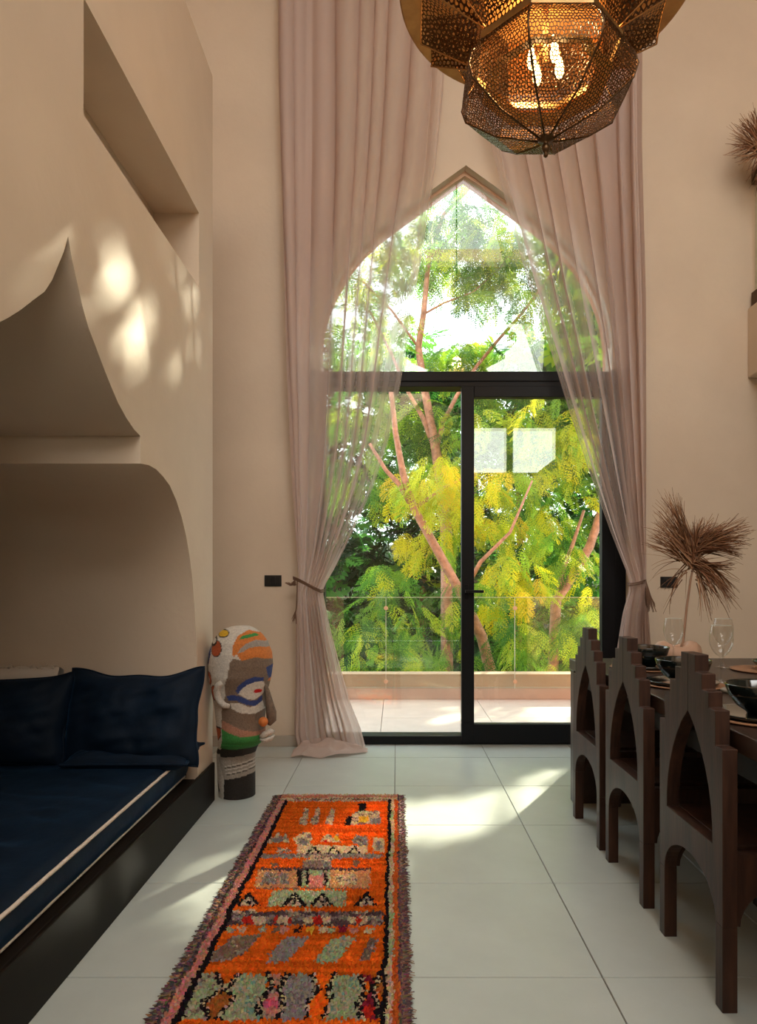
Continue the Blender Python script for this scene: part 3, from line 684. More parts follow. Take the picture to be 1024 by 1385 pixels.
for x, y, wh in P3:
    disc('charger', x-.005, y, TZ, .155, .008, 'charger', 'woven brown charger at the %s' % wh, 'charger', group='woven chargers', wob=.003)
    disc('plate', x-.005, y, TZ+.0085, .132, .012, 'ceramic', 'black glazed plate under a bowl, %s' % wh, 'plate', group='black plates')
    bowl(x, y, TZ+.0145, .103, .085, 'black glazed bowl at the %s' % wh)
x, y = 1.66, 3.0
disc('charger', x, y, TZ, .15, .008, 'charger', 'woven brown charger across the table from the chairs', 'charger', group='woven chargers', wob=.003)
bowl(x+.03, y, TZ+.009, .085, .035, 'small green glazed dish on the charger across the table', 'green_ceramic')
def wine(x, y, label, h=.228):
    k = h/.228
    prof = [(.001,.001),(.035,.002),(.036,.004),(.010,.009),(.0045,.02),(.004,.09),(.006,.104),(.018,.112),(.032,.128),(.042,.152),(.0445,.172),(.042,.198),(.036,.228)]
    mb = MB().lathe([(r_*k, z_*k+TZ) for r_, z_ in prof], 32, c=(x, y))
    g_ = tag(mb.build('wine_glass', M['wine_glass'], smooth=True), label, 'wine glass', 'wine glasses on the dining table')
    rim = MB().tube([(x+.036*k*math.cos(a), y+.036*k*math.sin(a), TZ+h) for a in [2*PI*i/32 for i in range(33)]], .0007, 5, cap=False).build('rim', M['glass_edge'], g_, smooth=True)
    return g_
wine(1.297, 3.13, 'clear wine glass in front of the peach vase'); wine(1.28, 2.635, 'larger-looking clear wine glass nearest the camera'); wine(1.52, 3.11, 'clear wine glass seen partly through the nearer one, on the far side')
mb = MB(); nn = 26
pts = [(u/nn, v/nn) for u in range(nn+1) for v in range(nn+1)]
mb.add([(1.17+.14*u+.01*noise.noise((u*5, v*5, 0)), 2.22+.20*v, TZ+.012+.016*abs(noise.noise((u*4, v*3, 2)))+.018*math.sin(PI*u)) for u, v in pts], [(i*(nn+1)+j, (i+1)*(nn+1)+j, (i+1)*(nn+1)+j+1, i*(nn+1)+j+1) for i in range(nn) for j in range(nn)])
o = mb.build('napkin', M['napkin'], smooth=True, recalc=False); sm = o.modifiers.new('s', 'SOLIDIFY'); sm.thickness = .012; sm.offset = -1
tag(o, 'folded grey napkin between the nearest chair and the wine glass', 'napkin')
# vase of two rounded lobes
vx, vy = 1.39, 3.31; mb = MB(); N1, N2 = 48, 16
prof = [(.035,0),(.085,.0),(.104,.02),(.110,.045),(.104,.072),(.085,.090),(.060,.095),(.045,.088),(.040,.07),(.038,.02)]
vs = []
for r_, z_ in prof:
    for j in range(N1):
        th = 2*PI*j/N1; lob = math.cos(2*th); rr = r_*(1+.08*lob); vs.append((vx+rr*math.cos(th), vy+rr*math.sin(th)*.8, TZ+z_*(1+.14*lob)))
mb.add(vs, [(i*N1+j, i*N1+(j+1)%N1, (i+1)*N1+(j+1)%N1, (i+1)*N1+j) for i in range(len(prof)-1) for j in range(N1)]+[tuple(range(N1-1,-1,-1))])
tag(mb.build('vase', M['vase'], smooth=True), 'low peach two-lobed ceramic vase holding the dried palm leaf at the table end', 'vase')
# dried palm leaf
def strand(mb, p0, d, L_, droop, w0, col, seg=7, curl=.0):
    p_ = Vector(p0); d = Vector(d).normalized(); pts = [p_.copy()]; side = Vector((random.gauss(0,1), random.gauss(0,1), random.gauss(0,1)))*curl
    for k in range(seg):
        d = (d+Vector((0,0,-droop/seg))+side*(k/seg)/seg).normalized(); p_ = p_+d*(L_/seg); pts.append(p_.copy())
    mb.tube(pts, [w0*(1-.75*(k/seg)) for k in range(seg+1)], 3, cap=False, col=col)
PC = [(.30,.13,.06), (.22,.09,.04), (.38,.19,.09), (.15,.065,.03), (.42,.24,.13)]
pl = thing('dried_palm_leaf', 'large dried brown palm leaf standing in the peach vase against the wall', 'dried leaf', (vx, vy, TZ+.02))
Yp = 3.36; cpt = at(938, 765, Yp); stem = [Vector((vx+.005, vy, TZ+.02)), at(924, 868, Yp-.02), at(929, 820, Yp-.01), at(934, 785, Yp), cpt]
pr(MB().tube(stem, [.0075,.007,.0065,.006,.005], 8).build('stem', M['palm_stem'], smooth=True), pl)
mb = MB()
def fan(x0, y0, tips, n, wd, droop, Yb=Yp):
    for _ in range(n):
        t = random.random()*(len(tips)-1); i = int(t); a = tips[i]; b = tips[i+1]; f_ = t-i
        tx = a[0]+(b[0]-a[0])*f_+random.gauss(0, 4); ty_ = a[1]+(b[1]-a[1])*f_+random.gauss(0, 4)
        q0 = at(x0+random.gauss(0,3.5), y0+random.gauss(0,6), Yb+random.uniform(-.02,.02)); q1 = at(tx, ty_, Yb+random.uniform(-.10,.08)); d = q1-q0
        s_ = random.random()*.25 if random.random() < .4 else 0
        strand(mb, q0+d*s_, d+Vector((0,0,droop*d.length*.5)), d.length*(1-s_)*random.uniform(.85,1.08), droop, random.uniform(.0018,.0042)*wd, random.choice(PC), curl=.5)
fan(935, 757, [(872,742),(876,728),(885,718),(890,700)], 60, 1.1, .15)
fan(935, 745, [(886,705),(892,688),(896,670),(906,672),(915,672),(914,690)], 80, 1.1, .05)
fan(938, 740, [(946,705),(975,703),(1005,703),(1016,712),(1008,728),(1005,745),(1000,752)], 130, 1.2, .15)
fan(940, 735, [(935,718),(945,703),(960,708),(985,715),(1000,730)], 60, 1.2, .35)
fan(936, 765, [(1000,760),(992,768),(985,765)], 26, 1.2, .1)
fan(940, 762, [(992,822),(995,815),(985,800),(1000,795),(975,800)], 60, 1.2, .7)
fan(942, 766, [(945,828),(962,845),(970,828),(965,800),(988,828)], 34, 1.1, .8)
fan(930, 768, [(872,768),(893,795),(898,828),(918,812),(905,790),(895,820)], 16, 1.0, .8)
fan(936, 762, [(905,735),(925,720),(950,720),(975,740),(960,770)], 60, 1.2, .1)
for v_ in range(1): pass
pr(tag(mb.build('leaf_strands', M['palm']), kind='stuff'), pl)
# second dried palm, on the mezzanine
pl2 = thing('dried_palm_leaf', 'dried brown palm leaf hanging over the mezzanine at the top right edge', 'dried leaf', (2.6, 4.45, 3.02))
mb = MB(); Yb = 4.42
for f_args in (((1035,205), [(990,188),(992,172),(1003,160),(1015,152),(1022,150)], 90), ((1035,200), [(988,196),(998,212),(1008,222)], 40), ((1035,200), [(1012,225),(1015,240),(1022,258),(1030,250)], 26)):
    fan(f_args[0][0], f_args[0][1], f_args[1], f_args[2], 1.5, .2, Yb)
pr(tag(mb.build('leaf_strands', M['palm']), kind='stuff'), pl2)
pr(MB().tube([at(1035, 202, Yb), at(1040, 300, Yb), Vector((2.62, 4.42, 3.03))], .008, 8).build('stem', M['palm_stem'], smooth=True), pl2)

# ------------------------------------------------------------------ switches
for x0, x1, y0, y1, l in ((358,381,778,793,'black wall switch plate to the left of the curtains'), (893,916,780,795,'black wall switch plate half behind the dried palm leaf')):
    a = at(x0, y1, YW); b = at(x1, y0, YW)
    s_ = tag(MB().box(a.x, b.x, YW-.009, YW, a.z, b.z).build('wall_switch', M['switch'], bevel=.002), l, 'switch', 'black wall switches')
    for k in range(3):
        w_ = (b.x-a.x-.02)/3; MB().box(a.x+.01+k*w_+.001, a.x+.01+(k+1)*w_-.001, YW-.012, YW-.009, a.z+.012, b.z-.012).build('rocker', M['switch'], s_, bevel=.001)

# ------------------------------------------------------------------ curtains
YCu = 4.50
def curtain(name, outer_px, inner_px, nf, label, flip, puddle=None, ppow=1.0, split=None, seed=0, dsplit=.3):
    NZ, NX = 170, 460
    ys = [-330+k*(1009+330)/NZ for k in range(NZ+1)]
    vs = []
    for k, y in enumerate(ys):
        xo = interp(outer_px, y); xi = interp(inner_px, y); wid = abs(xi-xo)
        z = H+(VY-y)*YCu/F; z = max(z, .012)
        tie = math.exp(-((y-split)/35)**2)
        amp = .013+.046*min(1, wid/220)+.008*(y > split)
        amp *= (1-.55*tie)
        depth_shift = 0
        for i in range(NX+1):
            s = i/NX; ws = s**ppow
            ph = nf*2*PI*s+4.5*noise.noise((s*3+seed, y*.0011, seed))+1.3*noise.noise((s*8+seed, y*.0009, 2+seed))
            a = amp*(.75+1.1*noise.noise((s*7, seed, y*.001)))
            x = xo+(xi-xo)*ws
            dxp = 200*a*.55*math.cos(ph)*(1 if 0.02 < s < .98 else .2)*min(1, wid/160)
            X = (x-VX+dxp*(1-.2*tie))/F*YCu
            Yy = YCu-.02+a*math.sin(ph)-.04*tie*math.sin(PI*s)
            zz_ = z
            if y > 980: zz_ = z+.004*math.sin(ph)
            vs.append((X, Yy, max(.01, zz_)))
    rowsn = NZ+1
    fs = [(k*(NX+1)+i, k*(NX+1)+i+1, (k+1)*(NX+1)+i+1, (k+1)*(NX+1)+i) for k in range(rowsn-1) for i in range(NX)]
    mb = MB(); mb.add(vs, fs)
    for k, y in enumerate(ys):                 # the cloth is gathered more tightly towards the outer edge and at the tie
        for i in range(NX+1):
            e_ = i/NX; d_ = .93-.62*max(0, min(1, (e_-dsplit)/.22)); d_ = max(d_, .93*math.exp(-((y-split)/55)**2), .62+.22*(1-e_) if y > split else 0)
            mb.c.append((d_, d_, d_))
    o = mb.build(name, M['sheer'], smooth=True, recalc=False)
    return tag(o, label, 'curtain', 'sheer curtains at the arched door'), vs, NX
outL = [(-330,376),(100,379),(300,383),(500,389),(650,396),(740,402),(792,405),(800,402),(870,401),(940,400),(990,398),(1009,402)]
inL = [(-330,612),(0,605),(130,598),(230,588),(330,573),(430,556),(530,540),(600,525),(660,505),(715,480),(765,455),(795,438),(805,438),(850,447),(900,460),(950,474),(985,488),(1009,494)]
cl, vL, NXc = curtain('curtain', outL, inL, 9, 'sheer mauve linen curtain tied back on the left, its hem pooled on the tiles', 1, ppow=1.12, split=796, dsplit=.26)
outR = [(-330,868),(200,866),(400,871),(600,872),(700,872),(790,873),(830,876),(880,880),(1009,885)]
inR = [(-330,622),(0,634),(140,648),(220,668),(300,690),(390,715),(480,745),(560,770),(650,800),(720,825),(770,845),(790,851),(800,849),(830,841),(880,833),(940,827),(1009,822)]
cr_, vR, _ = curtain('curtain', outR, inR, 8, 'sheer mauve linen curtain tied back on the right, behind the chairs', -1, ppow=1.1, split=790, seed=3, dsplit=.20)
MB().tube([((376-VX)*YCu/F-.1, YCu, 5.98), ((880-VX)*YCu/F+.1, YCu, 5.98)], .014, 10).build('curtain_rail', M['black'], None)
tag(bpy.data.objects['curtain_rail'], 'black curtain rail high above the arch', 'curtain rail')
# hem of the left curtain pooled on the floor
mb = MB(); n1, n2 = 90, 44; vs = []
for i in range(n1+1):
    for j in range(n2+1):
        u = i/n1; v = j/n2; x0_ = (398-VX)*4.42/F; x1_ = (497-VX)*4.45/F
        dep = (.24 if u < .55 else .24-.30*(u-.55))
        y = 4.53-dep*v*(1+.18*noise.noise((u*4, 2, 2))); x = x0_+(x1_-x0_)*(u+.02*noise.noise((u*5, v*4, 9)))
        env = max(0, math.sin(PI*min(1, v*.96+.02)))**.45*max(0, math.sin(PI*min(1, max(0, u*.97+.015))))**.4
        rid = 1-abs(noise.noise((u*3.2+v*2.2, v*3.5-u*1.5, 4.4)))*1.9
        hgt = (.045+.065*rid+.012*noise.noise((u*9, v*6, 1)))*env*(1 if u < .5 else 1-.75*(u-.5)*2*.8)
        vs.append((x, y, .004+max(0, hgt)))
mb.add(vs, [(i*(n2+1)+j, (i+1)*(n2+1)+j, (i+1)*(n2+1)+j+1, i*(n2+1)+j+1) for i in range(n1) for j in range(n2)]); mb.c = [(.9,.9,.9)]*len(vs)
mb.build('pooled_hem', M['sheer'], cl, smooth=True, recalc=False)
# ropes
def rope(pts_px, name, label, tass, hang):
    pts = [at(x, y, Y) for x, y, Y in pts_px]
    t = thing(name, label, 'tieback', pts[0], 'rope tiebacks of the curtains')
    for d in (0, .012):
        pr(MB().tube([q+Vector((0, -d*.4, d)) for q in pts], .0055, 6).build('rope', M['rope'], smooth=True), t)
    tb = MB(); tp = at(*tass)
    for _ in range(46):
        a = random.uniform(0, 2*PI); tb.tube([tp, tp+Vector((math.cos(a)*.018, math.sin(a)*.018, -.03))+Vector(hang)*random.uniform(.6,1)*.5, tp+Vector((math.cos(a)*.03, math.sin(a)*.03, 0))+Vector(hang)*random.uniform(.8,1.1)], [.0025,.0035,.0015], 3)
    pr(tb.build('tassel', M['rope']), t); return t
tl = rope([(397,783,4.52),(402,785,4.43),(412,790,4.40),(425,797,4.40),(434,801,4.42),(438,800,4.5),(430,797,4.58)], 'curtain_tieback', 'brown rope tieback with tassel around the left curtain', (399,784,4.45), (-.035, -.01, -.02))
pr(MB().tube([at(402,784,4.44), at(402,800,4.43), at(401,820,4.44), at(400,828,4.44)], .004, 6).build('cord', M['rope']), tl)
tb = MB(); q = at(400,826,4.44)
for _ in range(24): tb.tube([q, q+Vector((random.uniform(-.03,.01), random.uniform(-.02,.02), -random.uniform(.05,.09)))], [.003,.001], 3)
pr(tb.build('cord_tassel', M['rope']), tl)
rope([(849,791,4.52),(852,792,4.42),(860,791,4.40),(868,789,4.42),(873,787,4.48)], 'curtain_tieback', 'brown rope tieback with long tassel around the right curtain', (874,786,4.46), (.035, 0, -.19))

# ------------------------------------------------------------------ chandelier
chx, chy = .603, 2.70; ZDK = 3.527
cd = thing('chandelier', 'large pierced brass lantern chandelier under a round brass dish', 'chandelier', (chx, chy, ZDK))
def pc(o): o.parent = cd; o.location = (0,0,0); return o
def pierced(mb, surf, nu, nv, hole=.70, jit=.16, seed=0):
    """filigree plate: hexagonal cells over a surface (u,v)->point, each with an opening"""
    cache = {}
    def vert(u, v):
        key = (round(u*6), round(v*6))
        if key not in cache:
            r_ = random.Random(hash((key, seed))); cache[key] = (u+r_.uniform(-jit, jit), v+r_.uniform(-jit, jit))
        u, v = cache[key]; return (min(1, max(0, u/nu)), min(1, max(0, v/nv)))
    for j in range(0, nv+1):
        for i in range(0, nu+1):
            cu = i+(.5 if j & 1 else 0); cv = j
            if cu > nu+.3: continue
            hx_ = [vert(cu+a, cv+b) for a, b in ((0,-2/3),(.5,-1/3),(.5,1/3),(0,2/3),(-.5,1/3),(-.5,-1/3))]
            mu = sum(q[0] for q in hx_)/6; mv = sum(q[1] for q in hx_)/6
            inn = [(mu+(a-mu)*hole, mv+(b-mv)*hole) for a, b in hx_]
            mb.add([surf(*q) for q in hx_]+[surf(*q) for q in inn], [(k, (k+1)%6, 6+(k+1)%6, 6+k) for k in range(6)])
OR_ = -PI/2+PI/8
def octv(k, r): a = OR_+k*PI/4; return Vector((r*math.cos(a), r*math.sin(a), 0))
RP_ = [(.292, 3.235-ZDK), (.338, 3.175-ZDK), (.352, 3.125-ZDK), (.335, 3.075-ZDK), (.21, 2.985-ZDK), (.03, 2.917-ZDK)]
def ringsurf(k):
    Ls = [0]
    for (r0, z0), (r1, z1) in zip(RP_, RP_[1:]): Ls.append(Ls[-1]+math.hypot(r1-r0, z1-z0))
    def f(u, v):
        s_ = v*Ls[-1]
        for i in range(len(RP_)-1):
            if s_ <= Ls[i+1] or i == len(RP_)-2:
                t = (s_-Ls[i])/(Ls[i+1]-Ls[i]); break
        r_ = RP_[i][0]+(RP_[i+1][0]-RP_[i][0])*t; z_ = RP_[i][1]+(RP_[i+1][1]-RP_[i][1])*t
        p_ = octv(k, r_).lerp(octv(k+1, r_), u); bul = 1+.008*math.sin(PI*u); return (p_.x*bul, p_.y*bul, z_)
    return f
for k in range(8):
    mb = MB(); sf = ringsurf(k); cs_ = .0125; tot = sum(math.hypot(b_[0]-a_[0], b_[1]-a_[1]) for a_, b_ in zip(RP_, RP_[1:])); nv_ = int(tot/cs_); W2 = .145
    def metric(u, v, sf=sf):
        A = Vector(sf(0, v)); B = Vector(sf(1, v)); hw = max(1e-4, (B-A).length/2); x_ = (u-.5)*2*W2; return sf(min(1, max(0, (x_/hw+1)/2)), v)
    pierced(mb, metric, int(2*W2/cs_), nv_, .76, .30, k)
    # drop the cells squeezed flat against the seams
    keep = []
    for c0 in range(0, len(mb.v), 12):
        P_ = [Vector(q) for q in mb.v[c0:c0+6]]; ar = sum(((P_[i]-P_[0]).cross(P_[i+1]-P_[0])).length for i in range(1, 5))/2
        if ar > cs_*cs_*.12: keep.append(c0)
    m2_ = MB()
    for c0 in keep: m2_.add(mb.v[c0:c0+12], [(q, (q+1)%6, 6+(q+1)%6, 6+q) for q in range(6)])
    mb = m2_
    o = pc(mb.build('pierced_panel', M['brass_dark'], recalc=False)); sm = o.modifiers.new('s', 'SOLIDIFY'); sm.thickness = .0018
    pc(MB().tube([(octv(k, r_).x, octv(k, r_).y, z_) for r_, z_ in RP_], .0042, 6).build('seam_rib', M['brass_dark'], smooth=True))
# collar
zc0, zc1 = 3.235-ZDK, 3.262-ZDK
for k in range(8):
    a, b = octv(k, .297), octv(k+1, .297); mb = MB()
    mb.add([(a.x,a.y,zc0),(b.x,b.y,zc0),(b.x,b.y,zc1),(a.x,a.y,zc1),(a.x*.97,a.y*.97,zc0),(b.x*.97,b.y*.97,zc0),(b.x*.97,b.y*.97,zc1),(a.x*.97,a.y*.97,zc1)], [(0,1,2,3),(4,7,6,5),(0,4,5,1),(3,2,6,7),(0,3,7,4),(1,5,6,2)])
    pc(mb.build('collar_strip', M['brass_light']))
# drum between collar and dish, and eight vaulted lobes
for k in range(8):
    mb = MB(); a, b = octv(k, .285), octv(k+1, .285)
    pierced(mb, lambda u, v: (a.lerp(b, u).x, a.lerp(b, u).y, zc1+(-zc1-.006)*v), 13, 12, .68, .12, 20+k); pc(mb.build('drum_panel', M['brass_dark'], recalc=False))
    # lobe
    n_ = ((a+b)/2).normalized(); tg = (b-a).normalized(); ain = .285*math.cos(PI/8); aout = .50; hw0, hw1 = .105, .135; zb0, zb1 = zc1+.02, -.115
    arch = lambda u: .10*(1-(2*u-1)**2)**.8 if 0 < u < 1 else 0
    def under(u, v):
        r_ = ain+(aout-ain)*v; hw = hw0+(hw1-hw0)*v; zed = zb0+(zb1-zb0)*v; zz = zed+arch(u)*(v*.75+.25)
        p_ = n_*r_+tg*(2*u-1)*hw; return (p_.x, p_.y, min(-.008, zz))
    mb = MB(); pierced(mb, under, 20, 16, .70, .28, 40+k)
    def front(u, v):
        q = under(u, 1); return (q[0], q[1], q[2]+(-.006-q[2])*v)
    pierced(mb, front, 20, 6, .70, .28, 60+k)
    for s_ in (0, 1):
        pierced(mb, lambda u, v, s_=s_: (under(s_, u)[0], under(s_, u)[1], under(s_, u)[2]+(-.006-under(s_, u)[2])*v), 12, 7, .66, .16, 80+k*2+s_)
    pc(mb.build('pierced_lobe', M['brass_dark'], recalc=False))
    rim_ = MB().tube([under(i/20, 1) for i in range(21)], .0035, 5).tube([under(0, i/6) for i in range(7)], .003, 5).tube([under(1, i/6) for i in range(7)], .003, 5)
    pc(rim_.build('lobe_rim', M['brass'], smooth=True))
pc(MB().lathe([(.001,0),(.585,0),(.592,.004),(.592,.012),(.58,.016),(.001,.016)], 96).build('dish', M['brass'], smooth=False))
zf = 2.917-ZDK
pc(MB().lathe([(.001,zf+.01),(.034,zf+.008),(.030,zf-.004),(.014,zf-.008),(.009,zf-.014),(.015,zf-.024),(.017,zf-.034),(.012,zf-.048),(.006,zf-.054),(.009,zf-.060),(.009,zf-.066),(.001,zf-.072)], 20).build('finial', M['brass_dark'], smooth=True))
pc(MB().tube([(0,0,.016), (0,0,ZC-ZDK)], .006, 8).build('chain_rod', M['brass_dark']))
pc(MB().lathe([(.20,-.36),(.26,-.385),(.262,-.39),(.20,-.366)], 8, rot=OR_).build('inner_glow_rim', M['amber']))  # coloured ring standing in for lamp glow inside the lower edge
pc(MB().lathe([(.001,-.30),(.012,-.30),(.012,0),(.001,0)], 10).build('lamp_stem', M['brass']))
for k in range(4):
    a = k*PI/2-PI/2+.35; bx, by = .065*math.cos(a), .065*math.sin(a)
    bulb_ = pc(MB().lathe([(.001,-.345),(.010,-.340),(.018,-.318),(.018,-.300),(.011,-.270),(.008,-.262),(.001,-.262)], 12, c=(bx, by)).build('bulb', M['bulb'], smooth=True))
    sk = pc(MB().tube([(bx, by, -.262), (bx, by, -.24), (0, 0, -.22)], .008, 6).build('lamp_socket', M['brass'])); bulb_.parent = sk
pd = bpy.data.lights.new('chandelier_light', 'POINT'); pd.energy = 46; pd.color = (1,.55,.22); pd.shadow_soft_size = .05
po = bpy.data.objects.new('chandelier_light', pd); COL.objects.link(po); po.location = (chx, chy, ZDK-.20)

# ------------------------------------------------------------------ hillside, trees
mb = MB(); n = 40; vs = []
for i in range(n+1):
    for j in range(n+1):
        x = -22+44*i/n; y = 7+30*j/n
        z = -4.8+max(0, (y-9))*.42+.5*noise.noise((x*.2, y*.2, 0)); z = min(z, 2.6+.6*noise.noise((x*.3, 1, 0))); vs.append((x, y, z))
mb.add(vs, [(i*(n+1)+j, (i+1)*(n+1)+j, (i+1)*(n+1)+j+1, i*(n+1)+j+1) for i in range(n) for j in range(n)])
struct(mb.build('hillside', M['grass'], smooth=True))
def frond_template(nl=12, ll=.24, lw=.055, droop=.12, seed=0):
    r_ = random.Random(seed); v = []; f = []
    for i in range(nl):
        t = .12+.86*i/(nl-1); z = -droop*t*t; L_ = ll*math.sin(PI*min(1, t*.85+.12))**.7
        for s_ in (-1, 1):
            a = r_.uniform(.85, 1.1); dx_, dy_ = math.cos(a), s_*math.sin(a); b = len(v); zz = -L_*r_.uniform(.1,.45)
            v += [(t, 0, z), (t+dx_*L_*.45-dy_*lw/2, dy_*L_*.45+dx_*lw/2, z+zz*.35), (t+dx_*L_, dy_*L_, z+zz), (t+dx_*L_*.45+dy_*lw/2, dy_*L_*.45-dx_*lw/2, z+zz*.35)]
            f.append((b, b+1, b+2, b+3))
    b = len(v); v += [(0,-.006,0),(.5,-.005,-droop*.25),(1,0,-droop),(.5,.005,-droop*.25)]; f.append((b,b+1,b+2,b+3))
    return np.array(v, np.float32), np.array(f, np.int64)
def bipinnate(npn=6, nl=6, seed=0, droop=.3, ll=.40):
    r_ = random.Random(seed); v = []; f = []
    for i in range(npn+1):
        t = .22+.78*i/npn; z0 = -droop*t*t; PL = ll*(.75+.4*math.sin(PI*t))*(1 if i < npn else 1.1)
        for s_ in ((-1, 1) if i < npn else (0,)):
            a = s_*r_.uniform(.55, .85); dx_, dy_ = math.cos(a), math.sin(a); dz = -r_.uniform(.15, .55)
            for k in range(nl):
                q = (k+.6)/nl*PL; px_, py_, pz_ = t+dx_*q, dy_*q, z0+dz*q*q/PL
                for w_ in (-1, 1):
                    aa = a+w_*.75; L_ = .15*math.sin(PI*(k+.9)/(nl+1.2))**.6; ex, ey = math.cos(aa)*L_, math.sin(aa)*L_; hx2, hy2 = -math.sin(aa)*.022, math.cos(aa)*.022; b = len(v)
                    v += [(px_, py_, pz_), (px_+ex*.5+hx2, py_+ey*.5+hy2, pz_-.01), (px_+ex, py_+ey, pz_-.03), (px_+ex*.5-hx2, py_+ey*.5-hy2, pz_-.01)]; f.append((b,b+1,b+2,b+3))
    b = len(v); v += [(0,-.006,0),(.5,-.005,-droop*.25),(1,0,-droop),(.5,.005,-droop*.25)]; f.append((b,b+1,b+2,b+3))
    return np.array(v, np.float32), np.array(f, np.int64)
TEMPL_OLD = [frond_template(12, .26, .07, .18, 1), frond_template(10, .32, .09, .05, 2), frond_template(13, .22, .06, .35, 3)]
TEMPL = [bipinnate(6, 5, 1, .30), bipinnate(5, 5, 2, .15, .46), bipinnate(6, 5, 3, .45, .36)]
BT = [frond_template(6, .42, .20, .15, 5), TEMPL_OLD[0]]
# openings in the canopy that let the sun in (places on wall and floor that are bright)
def wallpt(x, y): d = F*.958/(VX-x); return (d, H+(VY-y)*d/F)
lit_wall = [[wallpt(*q) for q in P_] for P_ in (
 [(165,222),(190,252),(215,295),(205,315),(175,308),(152,292),(138,275),(145,252)], [(118,325),(150,315),(172,340),(190,395),(175,418),(150,400),(128,365)], [(195,315),(211,320),(213,425),(200,425)], [(20,395),(50,375),(40,415),(10,428)], [(120,430),(145,440),(150,470),(130,460)],
 [(2,195),(30,225),(60,270),(88,315),(70,330),(40,300),(5,270)], [(180,545),(200,575),(228,625),(218,632),(192,600)], [(248,640),(262,655),(283,705),(280,720),(262,690)],
 [(212,370),(218,370),(232,470),(222,480)], [(240,370),(262,385),(262,470),(250,470)])]
lit_floor = [[fl(*q) for q in P_] for P_ in ([(792,1036),(700,1066),(640,1092),(590,1112),(572,1128),(600,1140),(660,1114),(720,1082),(792,1046)], [(262,1105),(330,1084),(340,1090),(280,1112)], [(222,1165),(335,1112),(350,1117),(300,1135),(230,1170)],
 [(222,1258),(285,1195),(320,1190),(300,1230),(240,1268)], [(395,1095),(540,1090),(550,1130),(380,1140)], [(340,1180),(500,1172),(540,1215),(420,1220)], [(220,1310),(300,1300),(330,1330),(210,1340)], [(500,1022),(560,1018),(530,1035),(490,1040)])]
terr = [[fl(*q) for q in ((560,965),(640,950),(620,975),(540,985))]]
def lets_sun(c):
    t = (c[0]-xl)/.5; y = c[1]-.865*t; z = c[2]-.5*t
    for P_ in lit_wall:
        if inpoly(y, z, P_): return True
    t = c[2]/.5; x = c[0]-.5*t; y = c[1]-.865*t
    for P_ in lit_floor+terr:
        if inpoly(x, y, P_): return True
    return False
def fronds(blobs, templ, cols, size=(.35,.6), pitch=(-.9,.1), seed=0, filt=True):
    r_ = random.Random(seed); out = []
    for (cx_, cy_, cz_), rad, n_ in blobs:
        for _ in range(n_):
            while True:
                q = Vector((r_.uniform(-1,1), r_.uniform(-1,1), r_.uniform(-1,1)))
                if q.length < 1: break
            pos = Vector((cx_, cy_, cz_))+Vector((q.x*rad, q.y*rad, q.z*rad*.8))
            if pos.y < 6.95: pos.y = 6.95+r_.random()*.4
            s_ = r_.uniform(*size)
            yaw = math.atan2(q.y, q.x)+r_.gauss(0, .7); pt = r_.uniform(*pitch)
            R3 = Matrix.Rotation(yaw, 3, 'Z') @ Matrix.Rotation(-pt, 3, 'Y') @ Matrix.Rotation(r_.gauss(0, .6), 3, 'X')
            if filt and any(lets_sun(pos+R3 @ Vector((t_*s_, w_*s_, -.05*s_))) for t_, w_ in ((0,0),(.45,0),(.9,0),(1.35,0),(.7,.3),(.7,-.3),(1.1,.3),(1.1,-.3))): continue
            col = r_.choice(cols); k = r_.uniform(.7, 1.25); out.append((r_.randrange(len(templ)), pos, R3, s_, tuple(c*k for c in col)))
    return out
def fmesh(name, inst, templ, parent, m='leaf'):
    V = []; Fc = []; Cc = []; b = 0
    for ti, pos, R3, s_, col in inst:
        tv, tf_ = templ[ti]; V.append(tv @ np.array(R3.transposed(), np.float32)*s_+np.array(pos, np.float32)); Fc.append(tf_+b); b += len(tv); Cc.append(np.tile(np.array((*col, 1), np.float32), (len(tv), 1)))
    V = np.concatenate(V).astype(np.float32); Fc = np.concatenate(Fc).astype(np.int32); Cc = np.concatenate(Cc)
    me = bpy.data.meshes.new(name); me.vertices.add(len(V)); me.vertices.foreach_set('co', V.ravel())
    me.loops.add(Fc.size); me.loops.foreach_set('vertex_index', Fc.ravel()); me.polygons.add(len(Fc)); me.polygons.foreach_set('loop_start', np.arange(0, Fc.size, 4, dtype=np.int32))
    me.update(calc_edges=True); me.materials.append(M[m]); a = me.color_attributes.new('col', 'FLOAT_COLOR', 'POINT'); a.data.foreach_set('color', Cc.ravel())
    o = bpy.data.objects.new(name, me); COL.objects.link(o); o.parent = parent; return o
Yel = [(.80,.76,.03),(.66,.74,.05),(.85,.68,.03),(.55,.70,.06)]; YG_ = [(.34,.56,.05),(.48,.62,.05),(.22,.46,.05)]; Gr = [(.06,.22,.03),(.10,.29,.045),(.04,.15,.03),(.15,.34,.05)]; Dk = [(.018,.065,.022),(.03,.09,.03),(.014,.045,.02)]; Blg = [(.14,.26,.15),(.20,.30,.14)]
def P3_(l, Y): return [at(x, y, Y) for x, y in l]
def bl(l, Y, dens=1, dy=0): return [(tuple(at(x, y, Y+random.uniform(-.5,.5)+dy)), r_, int(n_*dens)) for x, y, r_, n_ in l]
